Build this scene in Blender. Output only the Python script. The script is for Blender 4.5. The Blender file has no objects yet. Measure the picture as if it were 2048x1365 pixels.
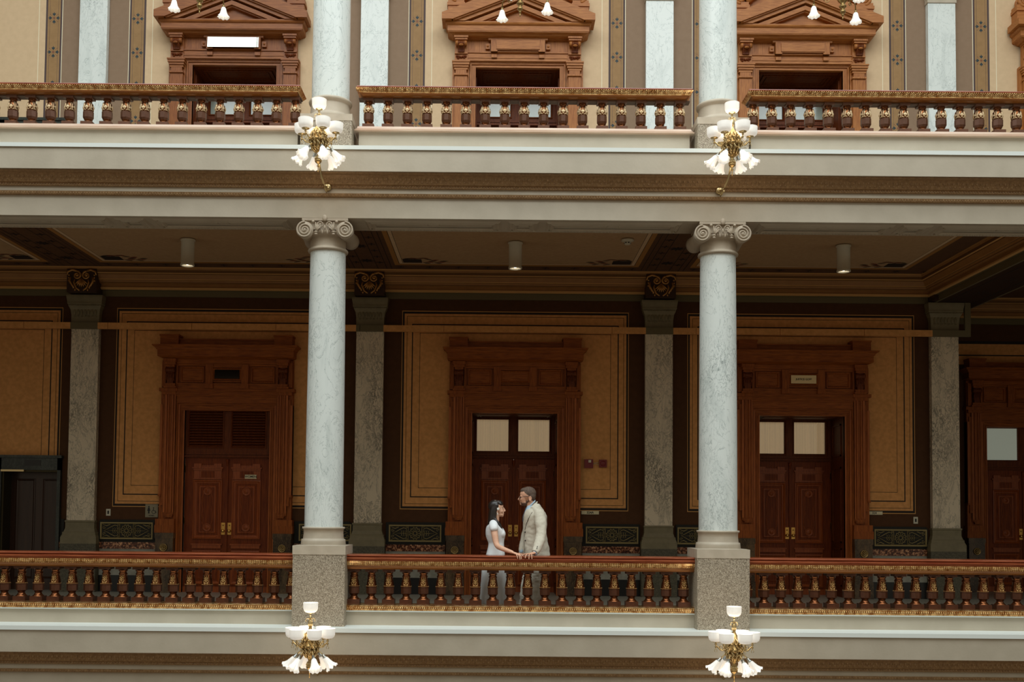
import bpy, math, random
from mathutils import Vector, Matrix
random.seed(7)
PI=math.pi
SC=bpy.context.scene
COL=SC.collection

# ------------------------------------------------------------ camera
def make_camera():
    F=2100.0; p=math.radians(2.55); r=math.radians(.53)
    fw=Vector((0,math.cos(p),math.sin(p)))
    R0=Vector((1,0,0)); U0=R0.cross(fw)
    R=R0*math.cos(r)+U0*math.sin(r); U=-R0*math.sin(r)+U0*math.cos(r)
    cd=bpy.data.cameras.new('camera'); cam=bpy.data.objects.new('camera',cd); COL.objects.link(cam)
    M=Matrix((R,U,-fw)).transposed().to_4x4(); M.translation=Vector((0,-14.03,1.49))
    cam.matrix_world=M
    cd.sensor_width=36; cd.lens=F/2048*36
    cd.shift_x=(1024-991)/2048; cd.shift_y=(933.5-682.5)/2048
    cd.clip_end=200
    SC.camera=cam
make_camera()
# ------------------------------------------------------------ light
SC.view_settings.view_transform='Standard'; SC.view_settings.look='None'
SC.view_settings.gamma=1; SC.view_settings.use_curve_mapping=False
SC.view_settings.exposure=0.22
W=bpy.data.worlds.new('atrium_light'); SC.world=W; W.use_nodes=True
wn=W.node_tree.nodes; wl=W.node_tree.links
bgn=wn['Background']; tc=wn.new('ShaderNodeTexCoord'); sep=wn.new('ShaderNodeSeparateXYZ')
rp=wn.new('ShaderNodeValToRGB')
wl.new(tc.outputs['Generated'],sep.inputs[0]); 
mp=wn.new('ShaderNodeMapRange'); mp.inputs[1].default_value=-1; mp.inputs[2].default_value=1
wl.new(sep.outputs['Z'],mp.inputs[0]); wl.new(mp.outputs[0],rp.inputs[0])
el=rp.color_ramp.elements
el[0].position=0.0; el[0].color=(.078,.056,.034,1)
el[1].position=1.0; el[1].color=(.95,1.06,1.05,1)
for q,c in ((.46,(.165,.130,.088,1)),(.56,(.27,.24,.19,1)),(.72,(.41,.42,.385,1))):
    e=el.new(q); e.color=c
wl.new(rp.outputs[0],bgn.inputs[0]); bgn.inputs[1].default_value=1.0
def area(name,loc,rot,sx,sy,power,color):
    l=bpy.data.lights.new(name,'AREA'); l.shape='RECTANGLE'; l.size=sx; l.size_y=sy; l.energy=power; l.color=color
    o=bpy.data.objects.new(name,l); COL.objects.link(o); o.location=loc; o.rotation_euler=rot
    return o
# the atrium's glazed roof, high over the court
area('skylight',(0.5,-8.0,16.8),(math.radians(27),0,0),22,8.5,2000,(.90,.98,1.0))

# ------------------------------------------------------------ materials
def srgb(r,g,b):
    return tuple(((x/255/12.92) if x/255<=.04045 else ((x/255+.055)/1.055)**2.4) for x in (r,g,b))+(1,)
MATS={}
def mat(name,c,rough=.6,metal=0,c2=None,scale=8,stretch=(1,1,1),lo=.35,hi=.65,bump=0,bscale=None,detail=6,emit=None,estr=0,spec=.5,dist=0,trans=0):
    m=bpy.data.materials.new(name); m.use_nodes=True; MATS[name]=m
    nt=m.node_tree; b=nt.nodes['Principled BSDF']
    b.inputs['Base Color'].default_value=srgb(*c); b.inputs['Roughness'].default_value=rough
    b.inputs['Metallic'].default_value=metal; b.inputs['Specular IOR Level'].default_value=spec
    if trans: b.inputs['Transmission Weight'].default_value=trans
    tcn=nt.nodes.new('ShaderNodeTexCoord'); mpn=nt.nodes.new('ShaderNodeMapping')
    nt.links.new(tcn.outputs['Object'],mpn.inputs[0]); mpn.inputs['Scale'].default_value=stretch
    if c2:
        no=nt.nodes.new('ShaderNodeTexNoise'); no.inputs['Scale'].default_value=scale; no.inputs['Detail'].default_value=detail
        no.inputs['Distortion'].default_value=dist
        nt.links.new(mpn.outputs[0],no.inputs['Vector'])
        ra=nt.nodes.new('ShaderNodeValToRGB'); nt.links.new(no.outputs[0],ra.inputs[0])
        ra.color_ramp.elements[0].position=lo; ra.color_ramp.elements[0].color=srgb(*c)
        ra.color_ramp.elements[1].position=hi; ra.color_ramp.elements[1].color=srgb(*c2)
        nt.links.new(ra.outputs[0],b.inputs['Base Color'])
    if bump:
        nb=nt.nodes.new('ShaderNodeTexNoise'); nb.inputs['Scale'].default_value=bscale or scale; nb.inputs['Detail'].default_value=4
        nt.links.new(mpn.outputs[0],nb.inputs['Vector'])
        bu=nt.nodes.new('ShaderNodeBump'); bu.inputs['Strength'].default_value=bump; bu.inputs['Distance'].default_value=.01
        nt.links.new(nb.outputs[0],bu.inputs['Height']); nt.links.new(bu.outputs[0],b.inputs['Normal'])
    if emit:
        b.inputs['Emission Color'].default_value=srgb(*emit); b.inputs['Emission Strength'].default_value=estr
    return m
def marble(name,base,vein,vein2,rough=.35,scale=2.2,w=.035,clump=.5):
    m=bpy.data.materials.new(name); m.use_nodes=True; MATS[name]=m
    nt=m.node_tree; N=nt.nodes; L=nt.links; b=N['Principled BSDF']; b.inputs['Roughness'].default_value=rough
    t=N.new('ShaderNodeTexCoord'); oi=N.new('ShaderNodeObjectInfo')
    ad=N.new('ShaderNodeVectorMath'); ad.operation='ADD'; ml=N.new('ShaderNodeMath'); ml.operation='MULTIPLY'; ml.inputs[1].default_value=37
    L.new(oi.outputs['Random'],ml.inputs[0]); L.new(t.outputs['Object'],ad.inputs[0]); L.new(ml.outputs[0],ad.inputs[1])
    mp=N.new('ShaderNodeMapping'); mp.inputs['Scale'].default_value=(1.35,1.35,.62); mp.inputs['Rotation'].default_value=(.1,.32,.2); L.new(ad.outputs[0],mp.inputs[0])
    def veins(sc,width,dist,det):
        n=N.new('ShaderNodeTexNoise'); n.inputs['Scale'].default_value=sc; n.inputs['Detail'].default_value=det; n.inputs['Distortion'].default_value=dist
        n.inputs['Roughness'].default_value=.6
        L.new(mp.outputs[0],n.inputs['Vector'])
        s=N.new('ShaderNodeMath'); s.operation='SUBTRACT'; s.inputs[1].default_value=.5; L.new(n.outputs[0],s.inputs[0])
        a=N.new('ShaderNodeMath'); a.operation='ABSOLUTE'; L.new(s.outputs[0],a.inputs[0])
        r=N.new('ShaderNodeMapRange'); r.inputs[1].default_value=0; r.inputs[2].default_value=width; r.inputs[3].default_value=1; r.inputs[4].default_value=0
        L.new(a.outputs[0],r.inputs[0]); return r.outputs[0]
    v1=veins(scale,w,3.2,12); v2=veins(scale*2.6,w*2.4,2.6,12)
    cl=N.new('ShaderNodeTexNoise'); cl.inputs['Scale'].default_value=scale*.55; cl.inputs['Detail'].default_value=3; L.new(mp.outputs[0],cl.inputs['Vector'])
    cr=N.new('ShaderNodeMapRange'); cr.inputs[1].default_value=clump-.08; cr.inputs[2].default_value=clump+.14; L.new(cl.outputs[0],cr.inputs[0])
    m1=N.new('ShaderNodeMath'); m1.operation='MULTIPLY'; L.new(v1,m1.inputs[0]); m1.inputs[1].default_value=.75
    m2=N.new('ShaderNodeMath'); m2.operation='MULTIPLY'; L.new(v2,m2.inputs[0]); L.new(cr.outputs[0],m2.inputs[1])
    x1=N.new('ShaderNodeMix'); x1.data_type='RGBA'; x1.inputs[6].default_value=srgb(*base); x1.inputs[7].default_value=srgb(*vein); L.new(m1.outputs[0],x1.inputs[0])
    x2=N.new('ShaderNodeMix'); x2.data_type='RGBA'; L.new(x1.outputs[2],x2.inputs[6]); x2.inputs[7].default_value=srgb(*vein2); L.new(m2.outputs[0],x2.inputs[0])
    st=N.new('ShaderNodeTexNoise'); st.inputs['Scale'].default_value=scale*.7; st.inputs['Detail'].default_value=7; st.inputs['Distortion'].default_value=1.2
    mp2=N.new('ShaderNodeMapping'); mp2.inputs['Scale'].default_value=(2.2,2.2,.5); mp2.inputs['Rotation'].default_value=(.1,.3,0); L.new(ad.outputs[0],mp2.inputs[0]); L.new(mp2.outputs[0],st.inputs['Vector'])
    sr=N.new('ShaderNodeMapRange'); sr.inputs[1].default_value=.52; sr.inputs[2].default_value=.75; sr.inputs[4].default_value=.34; L.new(st.outputs[0],sr.inputs[0])
    x3=N.new('ShaderNodeMix'); x3.data_type='RGBA'; L.new(sr.outputs[0],x3.inputs[0]); L.new(x2.outputs[2],x3.inputs[6]); x3.inputs[7].default_value=srgb(*vein)
    L.new(x3.outputs[2],b.inputs['Base Color'])
    return m
def speckle(name,cols,scale,rough=.45):
    m=bpy.data.materials.new(name); m.use_nodes=True; MATS[name]=m
    nt=m.node_tree; N=nt.nodes; L=nt.links; b=N['Principled BSDF']; b.inputs['Roughness'].default_value=rough
    t=N.new('ShaderNodeTexCoord'); n=N.new('ShaderNodeTexNoise'); n.inputs['Scale'].default_value=scale; n.inputs['Detail'].default_value=3; n.inputs['Roughness'].default_value=.7
    L.new(t.outputs['Object'],n.inputs['Vector']); r=N.new('ShaderNodeValToRGB'); L.new(n.outputs[0],r.inputs[0])
    e=r.color_ramp.elements; e[0].position=.38; e[0].color=srgb(*cols[0]); e[1].position=.64; e[1].color=srgb(*cols[-1])
    if len(cols)>2:
        k=e.new(.5); k.color=srgb(*cols[1])
    L.new(r.outputs[0],b.inputs['Base Color']); return m

marble('white_marble',(226,231,226),(146,158,154),(92,106,104),.3,2.3,.011,.56)
marble('grey_marble',(222,204,176),(134,124,106),(84,78,66),.35,2.6,.026,.48)
marble('brown_marble',(88,70,48),(120,92,60),(40,28,18),.22,7,.07,.4)
marble('dark_marble',(44,50,44),(80,84,74),(22,26,22),.3,5,.05,.4)
speckle('granite',[(92,80,64),(152,138,118),(200,188,168)],125,.5)
speckle('granite_dark',[(62,56,40),(96,88,66)],55,.55)
speckle('red_marble',[(40,18,10),(104,52,30),(214,160,118)],30,.2)
mat('grey_paint',(188,176,156),.5,c2=(179,167,147),scale=3,bump=.12,bscale=26)
mat('trim_paint',(228,232,226),.4)
mat('stone_paint',(192,178,158),.55,c2=(180,166,146),scale=6)
mat('ornament_paint',(172,138,98),.5,c2=(146,114,78),scale=30)
mat('oak',(108,48,12),.5,spec=.22,c2=(172,94,34),scale=9,stretch=(5,5,.55),lo=.22,hi=.84,bump=.06,bscale=14,dist=.6)
mat('oak_cross',(108,48,12),.5,spec=.22,c2=(176,98,36),scale=9,stretch=(.55,5,5),lo=.22,hi=.84,bump=.06,bscale=14,dist=.6)
mat('oak_edge_lit',(138,66,22),.42,spec=.3,c2=(190,106,44),scale=9,stretch=(5,5,.55),lo=.22,hi=.84)  # lighter oak paints edge highlights on the casing strips
mat('door_moulding_lit',(124,54,18),.36,spec=.35,c2=(166,84,34),scale=8,stretch=(5,5,.5),lo=.25,hi=.8)  # mouldings lightened to put their lit edges into the colour
mat('brass_yellow',(226,178,98),.26,metal=1)
mat('oak_dark',(82,34,8),.5,spec=.22,c2=(120,58,18),scale=9,stretch=(5,5,.55),lo=.3,hi=.72)
mat('oak_lit',(136,76,30),.45,c2=(190,124,64),scale=9,stretch=(5,5,.55),lo=.22,hi=.84,bump=.06,bscale=14,dist=.6,spec=.3)  # same oak as downstairs, colour raised to paint in the upper light
mat('oak_lit_cross',(138,78,30),.45,c2=(194,128,68),scale=9,stretch=(.55,5,5),lo=.22,hi=.84,bump=.06,bscale=14,dist=.6,spec=.3)
mat('oak_half_lit',(116,62,28),.42,c2=(164,100,50),scale=9,stretch=(5,5,.55),lo=.22,hi=.84,bump=.06,bscale=14,dist=.6,spec=.3)  # same oak again, dimmer light on the left portal put into the colour
mat('oak_half_lit_cross',(118,64,28),.42,c2=(168,104,52),scale=9,stretch=(.55,5,5),lo=.22,hi=.84,bump=.06,bscale=14,dist=.6,spec=.3)
mat('mahogany',(122,52,28),.22,c2=(158,84,50),scale=8,stretch=(.4,5,5))
mat('bronze',(140,84,46),.26,metal=.85,c2=(98,56,32),scale=6)
mat('bronze_dark',(92,52,32),.36,metal=.35,c2=(72,40,24),scale=9)
mat('gold',(244,208,150),.22,metal=.9,c2=(176,122,68),scale=18)
mat('gold_light',(206,166,106),.32,metal=.7)
mat('gold_pale',(244,216,172),.3,metal=.5)
mat('drum_brown',(116,78,58),.34,metal=.25,c2=(96,62,44),scale=9)
mat('brass',(216,192,142),.3,metal=1)
mat('brass_dark',(160,134,88),.34,metal=1)
mat('ochre_paint',(222,158,96),.75,spec=.25,c2=(205,145,84),scale=14)
mat('ochre_line',(206,150,82),.7)
mat('dark_line',(34,22,14),.8)
mat('umber_paint',(84,54,32),.8,spec=.2,c2=(78,50,29),scale=10)
mat('cream_paint',(214,184,146),.7,c2=(208,178,140),scale=10)
mat('cream_line',(238,226,194),.7)
mat('taupe_paint',(142,116,92),.75,c2=(137,111,87),scale=10)
mat('mustard_paint',(156,120,76),.7,c2=(149,114,71),scale=12)
mat('plum_line',(76,58,56),.7)
mat('teal_paint',(28,48,54),.6)
mat('rust_paint',(128,78,50),.6)
mat('red_stencil',(120,40,26),.7)
mat('ceiling_tan',(186,152,112),.8,c2=(178,144,104),scale=16)
mat('ceiling_brown',(96,62,34),.8,c2=(88,56,30),scale=8)
mat('ceiling_mustard',(166,116,56),.75)
mat('cornice_cove_shade',(118,80,40),.6)
mat('cornice_fillet_lit',(206,156,94),.5)  # fillets coloured lighter, coves darker, to paint in light and shade of the relief
mat('cornice_paint',(158,110,58),.6,c2=(150,102,52),scale=6)
mat('olive_paint',(104,92,62),.6)
mat('floor_marble',(150,146,132),.3,c2=(136,132,118),scale=3)
mat('black_stone',(20,18,16),.3)
mat('grey_stone',(150,146,132),.4,c2=(130,126,112),scale=9)
mat('wainscot_green',(30,26,16),.5,spec=.3)
mat('wainscot_gold',(142,124,78),.4,metal=.3)
mat('white_metal',(206,198,176),.45)
mat('black',(14,12,10),.5)
mat('red_plastic',(120,14,18),.4)
mat('sign_ivory',(214,202,164),.5)
mat('sign_brass',(196,164,104),.35,metal=.5)
mat('curtain',(206,192,160),.9,c2=(150,136,108),scale=14,stretch=(9,1,.1),lo=.35,hi=.65)
mat('dark_room',(16,12,9),.9)
def shade_glass(name,c,s,alpha_mix=.5):
    m=mat(name,(240,238,232),.35,emit=c,estr=s); return m
shade_glass('lit_glass',(255,246,232),.30)
shade_glass('lit_tulip',(255,248,238),.26)
mat('lamp_glow',(255,250,240),.5,emit=(255,248,236),estr=5)
mat('frosted_glass',(190,196,180),.45,emit=(196,204,186),estr=.18)
def glass(name,tint=(235,240,236),rough=.03):
    m=bpy.data.materials.new(name); m.use_nodes=True; MATS[name]=m
    nt=m.node_tree; N=nt.nodes; L=nt.links; out=N['Material Output']; N.remove(N['Principled BSDF'])
    g=N.new('ShaderNodeBsdfGlossy'); g.inputs['Roughness'].default_value=rough; g.inputs['Color'].default_value=srgb(*tint)
    t=N.new('ShaderNodeBsdfTransparent'); t.inputs['Color'].default_value=srgb(230,226,220)
    f=N.new('ShaderNodeFresnel'); f.inputs['IOR'].default_value=1.9; mx=N.new('ShaderNodeMixShader')
    L.new(f.outputs[0],mx.inputs[0]); L.new(t.outputs[0],mx.inputs[1]); L.new(g.outputs[0],mx.inputs[2]); L.new(mx.outputs[0],out.inputs[0])
    return m
glass('clear_glass')
mat('dark_glass',(40,30,20),.08,metal=.6)
mat('mirror_glass',(196,204,196),.04,metal=1)

# ------------------------------------------------------------ mesh builder
class MB:
    def __init__(s): s.v=[]; s.f=[]; s.mi=[]; s.sm=[]
    def add(s,vs,fs,mi=0,sm=False):
        o=len(s.v); s.v+= [tuple(v) for v in vs]
        for f in fs: s.f.append(tuple(i+o for i in f)); s.mi.append(mi); s.sm.append(sm)
    def box(s,x0,x1,y0,y1,z0,z1,mi=0):
        if x0>x1:x0,x1=x1,x0
        if y0>y1:y0,y1=y1,y0
        if z0>z1:z0,z1=z1,z0
        s.add([(x0,y0,z0),(x1,y0,z0),(x1,y1,z0),(x0,y1,z0),(x0,y0,z1),(x1,y0,z1),(x1,y1,z1),(x0,y1,z1)],
              [(0,3,2,1),(4,5,6,7),(0,1,5,4),(1,2,6,5),(2,3,7,6),(3,0,4,7)],mi); return s
    def ext(s,prof,a0,a1,axis='x',mi=0,caps=True,mis=None,sm=False):
        """extrude a closed 2D polygon: axis x -> (y,z); y -> (x,z); z -> (x,y)"""
        def P(p,a):
            return (a,p[0],p[1]) if axis=='x' else (p[0],a,p[1]) if axis=='y' else (p[0],p[1],a)
        n=len(prof); vs=[P(p,a0) for p in prof]+[P(p,a1) for p in prof]
        for i in range(n):
            j=(i+1)%n
            m=mis[i] if mis else mi
            s.add([vs[i],vs[j],vs[j+n],vs[i+n]],[(0,1,2,3)],m,sm)
        if caps: s.add(vs,[tuple(range(n))[::-1],tuple(range(n,2*n))],mi)
        return s
    def lathe(s,prof,seg=24,c=(0,0,0),mi=0,sm=True,axis='z',ph=0,mis=None,arc=2*PI):
        n=len(prof); full=abs(arc-2*PI)<1e-6; k=seg if full else seg+1
        vs=[]
        for i in range(k):
            a=ph+arc*i/seg; ca,sa=math.cos(a),math.sin(a)
            for r,z in prof:
                if axis=='z': q=(r*ca,r*sa,z)
                elif axis=='y': q=(r*ca,z,r*sa)
                else: q=(z,r*ca,r*sa)
                vs.append((c[0]+q[0],c[1]+q[1],c[2]+q[2]))
        o=len(s.v); s.v+=vs
        for i in range(seg):
            i2=(i+1)%k
            for j in range(n-1):
                s.f.append((o+i*n+j,o+i2*n+j,o+i2*n+j+1,o+i*n+j+1)); s.mi.append(mis[j] if mis else mi); s.sm.append(sm)
        return s
    def cyl(s,c,r,z0,z1,seg=20,mi=0,axis='z',sm=True):
        return s.lathe([(0,z0),(r,z0),(r,z0),(r,z1),(r,z1),(0,z1)],seg,c,mi,sm,axis)
    def sph(s,c,r,seg=10,rings=6,mi=0,rot=None):
        if not isinstance(r,(tuple,list)): r=(r,r,r)
        vs=[]; 
        for i in range(rings+1):
            t=PI*i/rings
            for j in range(seg):
                a=2*PI*j/seg; q=Vector((r[0]*math.sin(t)*math.cos(a),r[1]*math.sin(t)*math.sin(a),r[2]*math.cos(t)))
                if rot is not None: q=rot@q
                vs.append((c[0]+q[0],c[1]+q[1],c[2]+q[2]))
        fs=[]
        for i in range(rings):
            for j in range(seg):
                fs.append((i*seg+j,(i+1)*seg+j,(i+1)*seg+(j+1)%seg,i*seg+(j+1)%seg))
        s.add(vs,fs,mi,True); return s
    def tube(s,pts,r,seg=8,mi=0,cap=True,flat=1.0):
        pts=[Vector(p) for p in pts]; n=len(pts); rr=r if isinstance(r,(list,tuple)) else [r]*n
        vs=[]; up=Vector((0,1,0)); 
        for i,p in enumerate(pts):
            d=(pts[min(i+1,n-1)]-pts[max(i-1,0)])
            if d.length<1e-9: d=Vector((0,0,1))
            d.normalize()
            a=up-d*up.dot(d)
            if a.length<.05:
                a=Vector((1,0,0))-d*d.x
            a.normalize(); b=d.cross(a)
            for j in range(seg):
                t=2*PI*j/seg; vs.append(p+a*(rr[i]*math.cos(t)*flat)+b*(rr[i]*math.sin(t)))
        fs=[]
        for i in range(n-1):
            for j in range(seg):
                fs.append((i*seg+j,i*seg+(j+1)%seg,(i+1)*seg+(j+1)%seg,(i+1)*seg+j))
        if cap: fs+= [tuple(range(seg))[::-1],tuple(range((n-1)*seg,n*seg))]
        s.add(vs,fs,mi,True); return s
    def pframe(s,x0,x1,z0,z1,prof,mi=0,fill=None):
        """mitred picture-frame moulding; prof = [(inset, y)...] from the outside in; fill = material of the field"""
        ring=lambda d,y:[(x0+d,y,z0+d),(x1-d,y,z0+d),(x1-d,y,z1-d),(x0+d,y,z1-d)]
        for (d0,y0),(d1,y1) in zip(prof[:-1],prof[1:]):
            a=ring(d0,y0); b=ring(d1,y1)
            for i in range(4):
                j=(i+1)%4; s.add([a[i],a[j],b[j],b[i]],[(0,1,2,3)],mi)
        if fill is not None: s.add(ring(*prof[-1]),[(0,1,2,3)],fill)
        return s
    def quad(s,x0,x1,z0,z1,y,mi=0):
        s.add([(x0,y,z0),(x1,y,z0),(x1,y,z1),(x0,y,z1)],[(0,1,2,3)],mi); return s
    def flat(s,x0,x1,y0,y1,z,mi=0):
        s.add([(x0,y0,z),(x1,y0,z),(x1,y1,z),(x0,y1,z)],[(0,1,2,3)],mi); return s
    def spiral(s,c,r0,r1,turns,y=0,t0=0,sgn=1,th=.006,n=28,mi=0,seg=6,end=None):
        pts=[];rr=[]
        for i in range(n+1):
            u=i/n; a=t0+sgn*turns*2*PI*u; r=r0+(r1-r0)*u
            pts.append((c[0]+r*math.cos(a),y,c[1]+r*math.sin(a))); rr.append(th*(1-.45*u))
        s.tube(pts,rr,seg,mi)
        if end: s.sph((c[0],y,c[1]),(end,end*.7,end),8,5,mi)
        return s
    def mesh(s,name,mats):
        me=bpy.data.meshes.new(name); me.from_pydata(s.v,[],s.f)
        for m in mats: me.materials.append(MATS[m])
        me.polygons.foreach_set('material_index',s.mi); me.polygons.foreach_set('use_smooth',s.sm)
        me.update(); return me
    def build(s,name,mats,parent=None,loc=(0,0,0),rot=(0,0,0)):
        if isinstance(mats,str): mats=[mats]
        o=bpy.data.objects.new(name,s.mesh(name,mats)); COL.objects.link(o)
        o.location=loc; o.rotation_euler=rot
        if parent: o.parent=parent
        return o
def empty(name,loc=(0,0,0),rotz=0):
    o=bpy.data.objects.new(name,None); COL.objects.link(o); o.location=loc; o.rotation_euler=(0,0,rotz); o.empty_display_size=.2; return o
def tag(o,label=None,cat=None,group=None,kind=None):
    if label: o['label']=label
    if cat: o['category']=cat
    if group: o['group']=group
    if kind: o['kind']=kind
    return o
def struct(o,label=None,cat=None):
    return tag(o,label,cat,None,'structure')
def kids(o): return [c for c in bpy.data.objects if c.parent==o]
def copy_tree(o,loc=None,parent=None):
    c=o.copy(); COL.objects.link(c)
    if parent is not None: c.parent=parent
    if loc is not None: c.location=loc
    for ch in kids(o): copy_tree(ch,None,c)
    return c
def text(s,size,loc,parent,mat_='black',name='lettering',ext=.001,align='CENTER',rot=(PI/2,0,0)):
    cu=bpy.data.curves.new(name,'FONT'); cu.body=s; cu.offset=size*.022; cu.size=size; cu.extrude=ext; cu.align_x=align; cu.align_y='CENTER'
    tmp=bpy.data.objects.new(name,cu); COL.objects.link(tmp); bpy.context.view_layer.update()
    me=bpy.data.meshes.new_from_object(tmp.evaluated_get(bpy.context.evaluated_depsgraph_get()))
    bpy.data.objects.remove(tmp); me.materials.clear(); me.materials.append(MATS[mat_])
    o=bpy.data.objects.new(name,me); COL.objects.link(o); o.location=loc; o.rotation_euler=rot
    if parent: o.parent=parent
    return o

C0=.345; BAY=5.26; F2=6.264; YW=5.2; ZC=5.9
BX=[C0-BAY,C0,C0+BAY]            # bay centres
CX=[C0-BAY/2,C0+BAY/2]           # column axes
PX=[-7.54,-2.32,2.975,8.21]      # pilaster axes
# ============================================================ structure
XL,XR=-13.2,14.4
# gallery floors
MB().box(XL,XR,.325,7.6,-.30,0,0).build('floor',['floor_marble'])
struct(bpy.data.objects['floor'],'grey marble floor of the lower gallery','floor')
o=MB().box(XL,XR,.325,7.6,F2-.3,F2,0).build('floor',['floor_marble']); struct(o,'floor slab of the upper gallery','floor')
# entablature (profile y,z relative to the floor above it)
def entablature(z,name,label,soffit=True):
    m=MB()
    pr=[(.32,0),(-.55,0),(-.55,-.053),(-.53,-.053),(-.53,-.335),(-.50,-.335),(-.50,-.352),(-.45,-.362),(-.445,-.372),
        (-.39,-.465),(-.375,-.468),(-.362,-.48),(-.362,-.497),(-.375,-.508),(-.345,-.512),(-.345,-.572),(-.355,-.576),(-.335,-.615),(-.30,-.62),(-.30,-.89),(.32,-.89),(.32,-.30)]
    #      top lip  under fascia ...
    mi=[1,1,1,0,0,2,2,2,2,2,2,2,2,2,0,2,2,2,0,0,0,0]
    m.ext([(a,b+z) for a,b in pr],XL,XR,'x',0,True,mi)
    # leaf row pressed into the slanted band
    x=-7.6
    while x<9.6:
        for k,(dy,dz,rx,rz) in enumerate(((-.445+.012,-.40,.018,.022),(-.41,-.436,.012,.016))):
            m.sph((x+k*.03,dy+.004,z+dz),(rx,.010,rz),6,4,2)
        x+=.062
    x=-7.6
    while x<9.6:
        m.sph((x,-.366,z-.488),(.013,.008,.010),6,4,2); m.sph((x+.017,-.342,z-.596),(.009,.012,.016),5,3,2); x+=.036
    if soffit:
        for xc in [BX[0]-BAY]+BX+[BX[2]+BAY]:
            for a,b in ((-2.12,-.30),(-.21,.21),(.30,2.12)):
                xx0,xx1=xc+a,xc+b; zz=z-.89
                # coffer frame seen from below
                for d0,d1,h0,h1 in ((0,.03,0,-.022),(.03,.06,-.022,-.012),(.06,.10,-.012,-.03),(.10,.125,-.03,-.004)):
                    y0,y1=-.22,.24
                    ra=[(xx0+d0,y0+d0,zz+h0-.001),(xx1-d0,y0+d0,zz+h0-.001),(xx1-d0,y1-d0,zz+h0-.001),(xx0+d0,y1-d0,zz+h0-.001)]
                    rb=[(xx0+d1,y0+d1,zz+h1-.001),(xx1-d1,y0+d1,zz+h1-.001),(xx1-d1,y1-d1,zz+h1-.001),(xx0+d1,y1-d1,zz+h1-.001)]
                    for i in range(4):
                        j=(i+1)%4; m.add([ra[i],ra[j],rb[j],rb[i]],[(0,1,2,3)],0)
                x=xx0+.06
                while x<xx1-.05:
                    m.sph((x,.165,zz-.026),(.014,.016,.014),6,4,0); m.sph((x,-.13,zz-.018),(.012,.01,.01),5,3,0); x+=.045
                m.sph(((xx0+xx1)/2,.01,zz-.004),(.09,.05,.012),12,5,0)
    o=m.build(name,['grey_paint','trim_paint','ornament_paint']); struct(o,label,'trim')
entablature(F2,'trim_1','pale grey moulded entablature band between the two storeys')
entablature(0,'trim_2','pale grey moulded entablature under the lower balustrade',False)

# ceiling of the lower gallery with its painted panels
m=MB(); z=ZC
m.add([(XL,.3,z),(XR,.3,z),(XR,7.6,z),(XL,7.6,z)],[(0,3,2,1)],0)
m.box(XL,XR,.3,7.6,z+.001,z+.06,0)
def strip(x0,x1,y0,y1,mi,dz=.002): m.add([(x0,y0,z-dz),(x1,y0,z-dz),(x1,y1,z-dz),(x0,y1,z-dz)],[(0,3,2,1)],mi)
def leafpoly(cx,cy,L,wd,a,mi,dz=.004,n=8):
    ca,sa=math.cos(a),math.sin(a); pts=[]
    for i in range(n+1):
        u=i/n; pts.append((u*L,wd*math.sin(PI*u)**.8))
    for i in range(n-1,0,-1):
        u=i/n; pts.append((u*L,-wd*.5*math.sin(PI*u)))
    m.add([(cx+ca*p-sa*q,cy+sa*p+ca*q,z-dz) for p,q in pts],[tuple(range(len(pts)))],mi)
for xc in [BX[0]-BAY]+BX+[BX[2]+BAY]:
    for (hw,y0,y1,mi) in ((2.17,.78,4.52,2),(2.09,.88,4.42,4),(2.08,.89,4.41,5),(2.02,.95,4.35,4),(2.012,.958,4.342,1)):
        strip(xc-hw,xc+hw-(.47 if xc==BX[2] else 0),y0,y1,mi,.002+.0006*(2.2-hw)*10)
    dz=.006
    for sx in (-1,1):
        for sy,yc in ((1,4.34),(-1,.96)):
            cx=xc+sx*2.0-(.47 if (xc==BX[2] and sx>0) else 0)
            m.add([(cx,yc-sy*.02,z-dz),(cx-sx*.33,yc-sy*.02,z-dz),(cx-sx*.33,yc-sy*.28,z-dz),(cx,yc-sy*.28,z-dz)],[(0,1,2,3)],4)
            random.seed(3)
            for k in range(7):
                leafpoly(cx-sx*(.34+.05*k),yc-sy*(.05+.05*(k%4)),.16,.035,(0 if sx<0 else PI)+sx*sy*(-.5+.28*(k%4)),6 if k%2 else 4,.0065)
            for k in range(7):
                leafpoly(cx-sx*(.02+.06*k),yc-sy*(.30+.03*(k%3)),.15,.03,(0 if sx<0 else PI)-sx*sy*(-.3+.3*(k%4)),6 if k%3 else 4,.0065)
    # border lines and small flowers beside the divider bands
    for sx in (-1,1):
        for off in (2.25,2.34,2.50):
            strip(xc+sx*off-.006,xc+sx*off+.006,.3,4.8,4,.003)
        y=.55
        while y<4.7:
            for a in range(4): leafpoly(xc+sx*2.42-.0,y,.075,.022,a*PI/2,4,.005,5)
            y+=.42
    for k in range(-4,5):
        for a in range(4): leafpoly(xc+k*.52,4.66,.075,.022,a*PI/2,4,.005,5)
    for y in (1.0,2.1,3.2,4.2):
        for a in range(8): leafpoly(xc+BAY/2,y,.13,.03,a*PI/4,4,.005,5)
o=m.build('ceiling',['ceiling_brown','ceiling_tan','ceiling_mustard','cornice_paint','dark_line','cream_paint','red_stencil'])
struct(o,'painted plaster ceiling of the lower gallery','ceiling')

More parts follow.
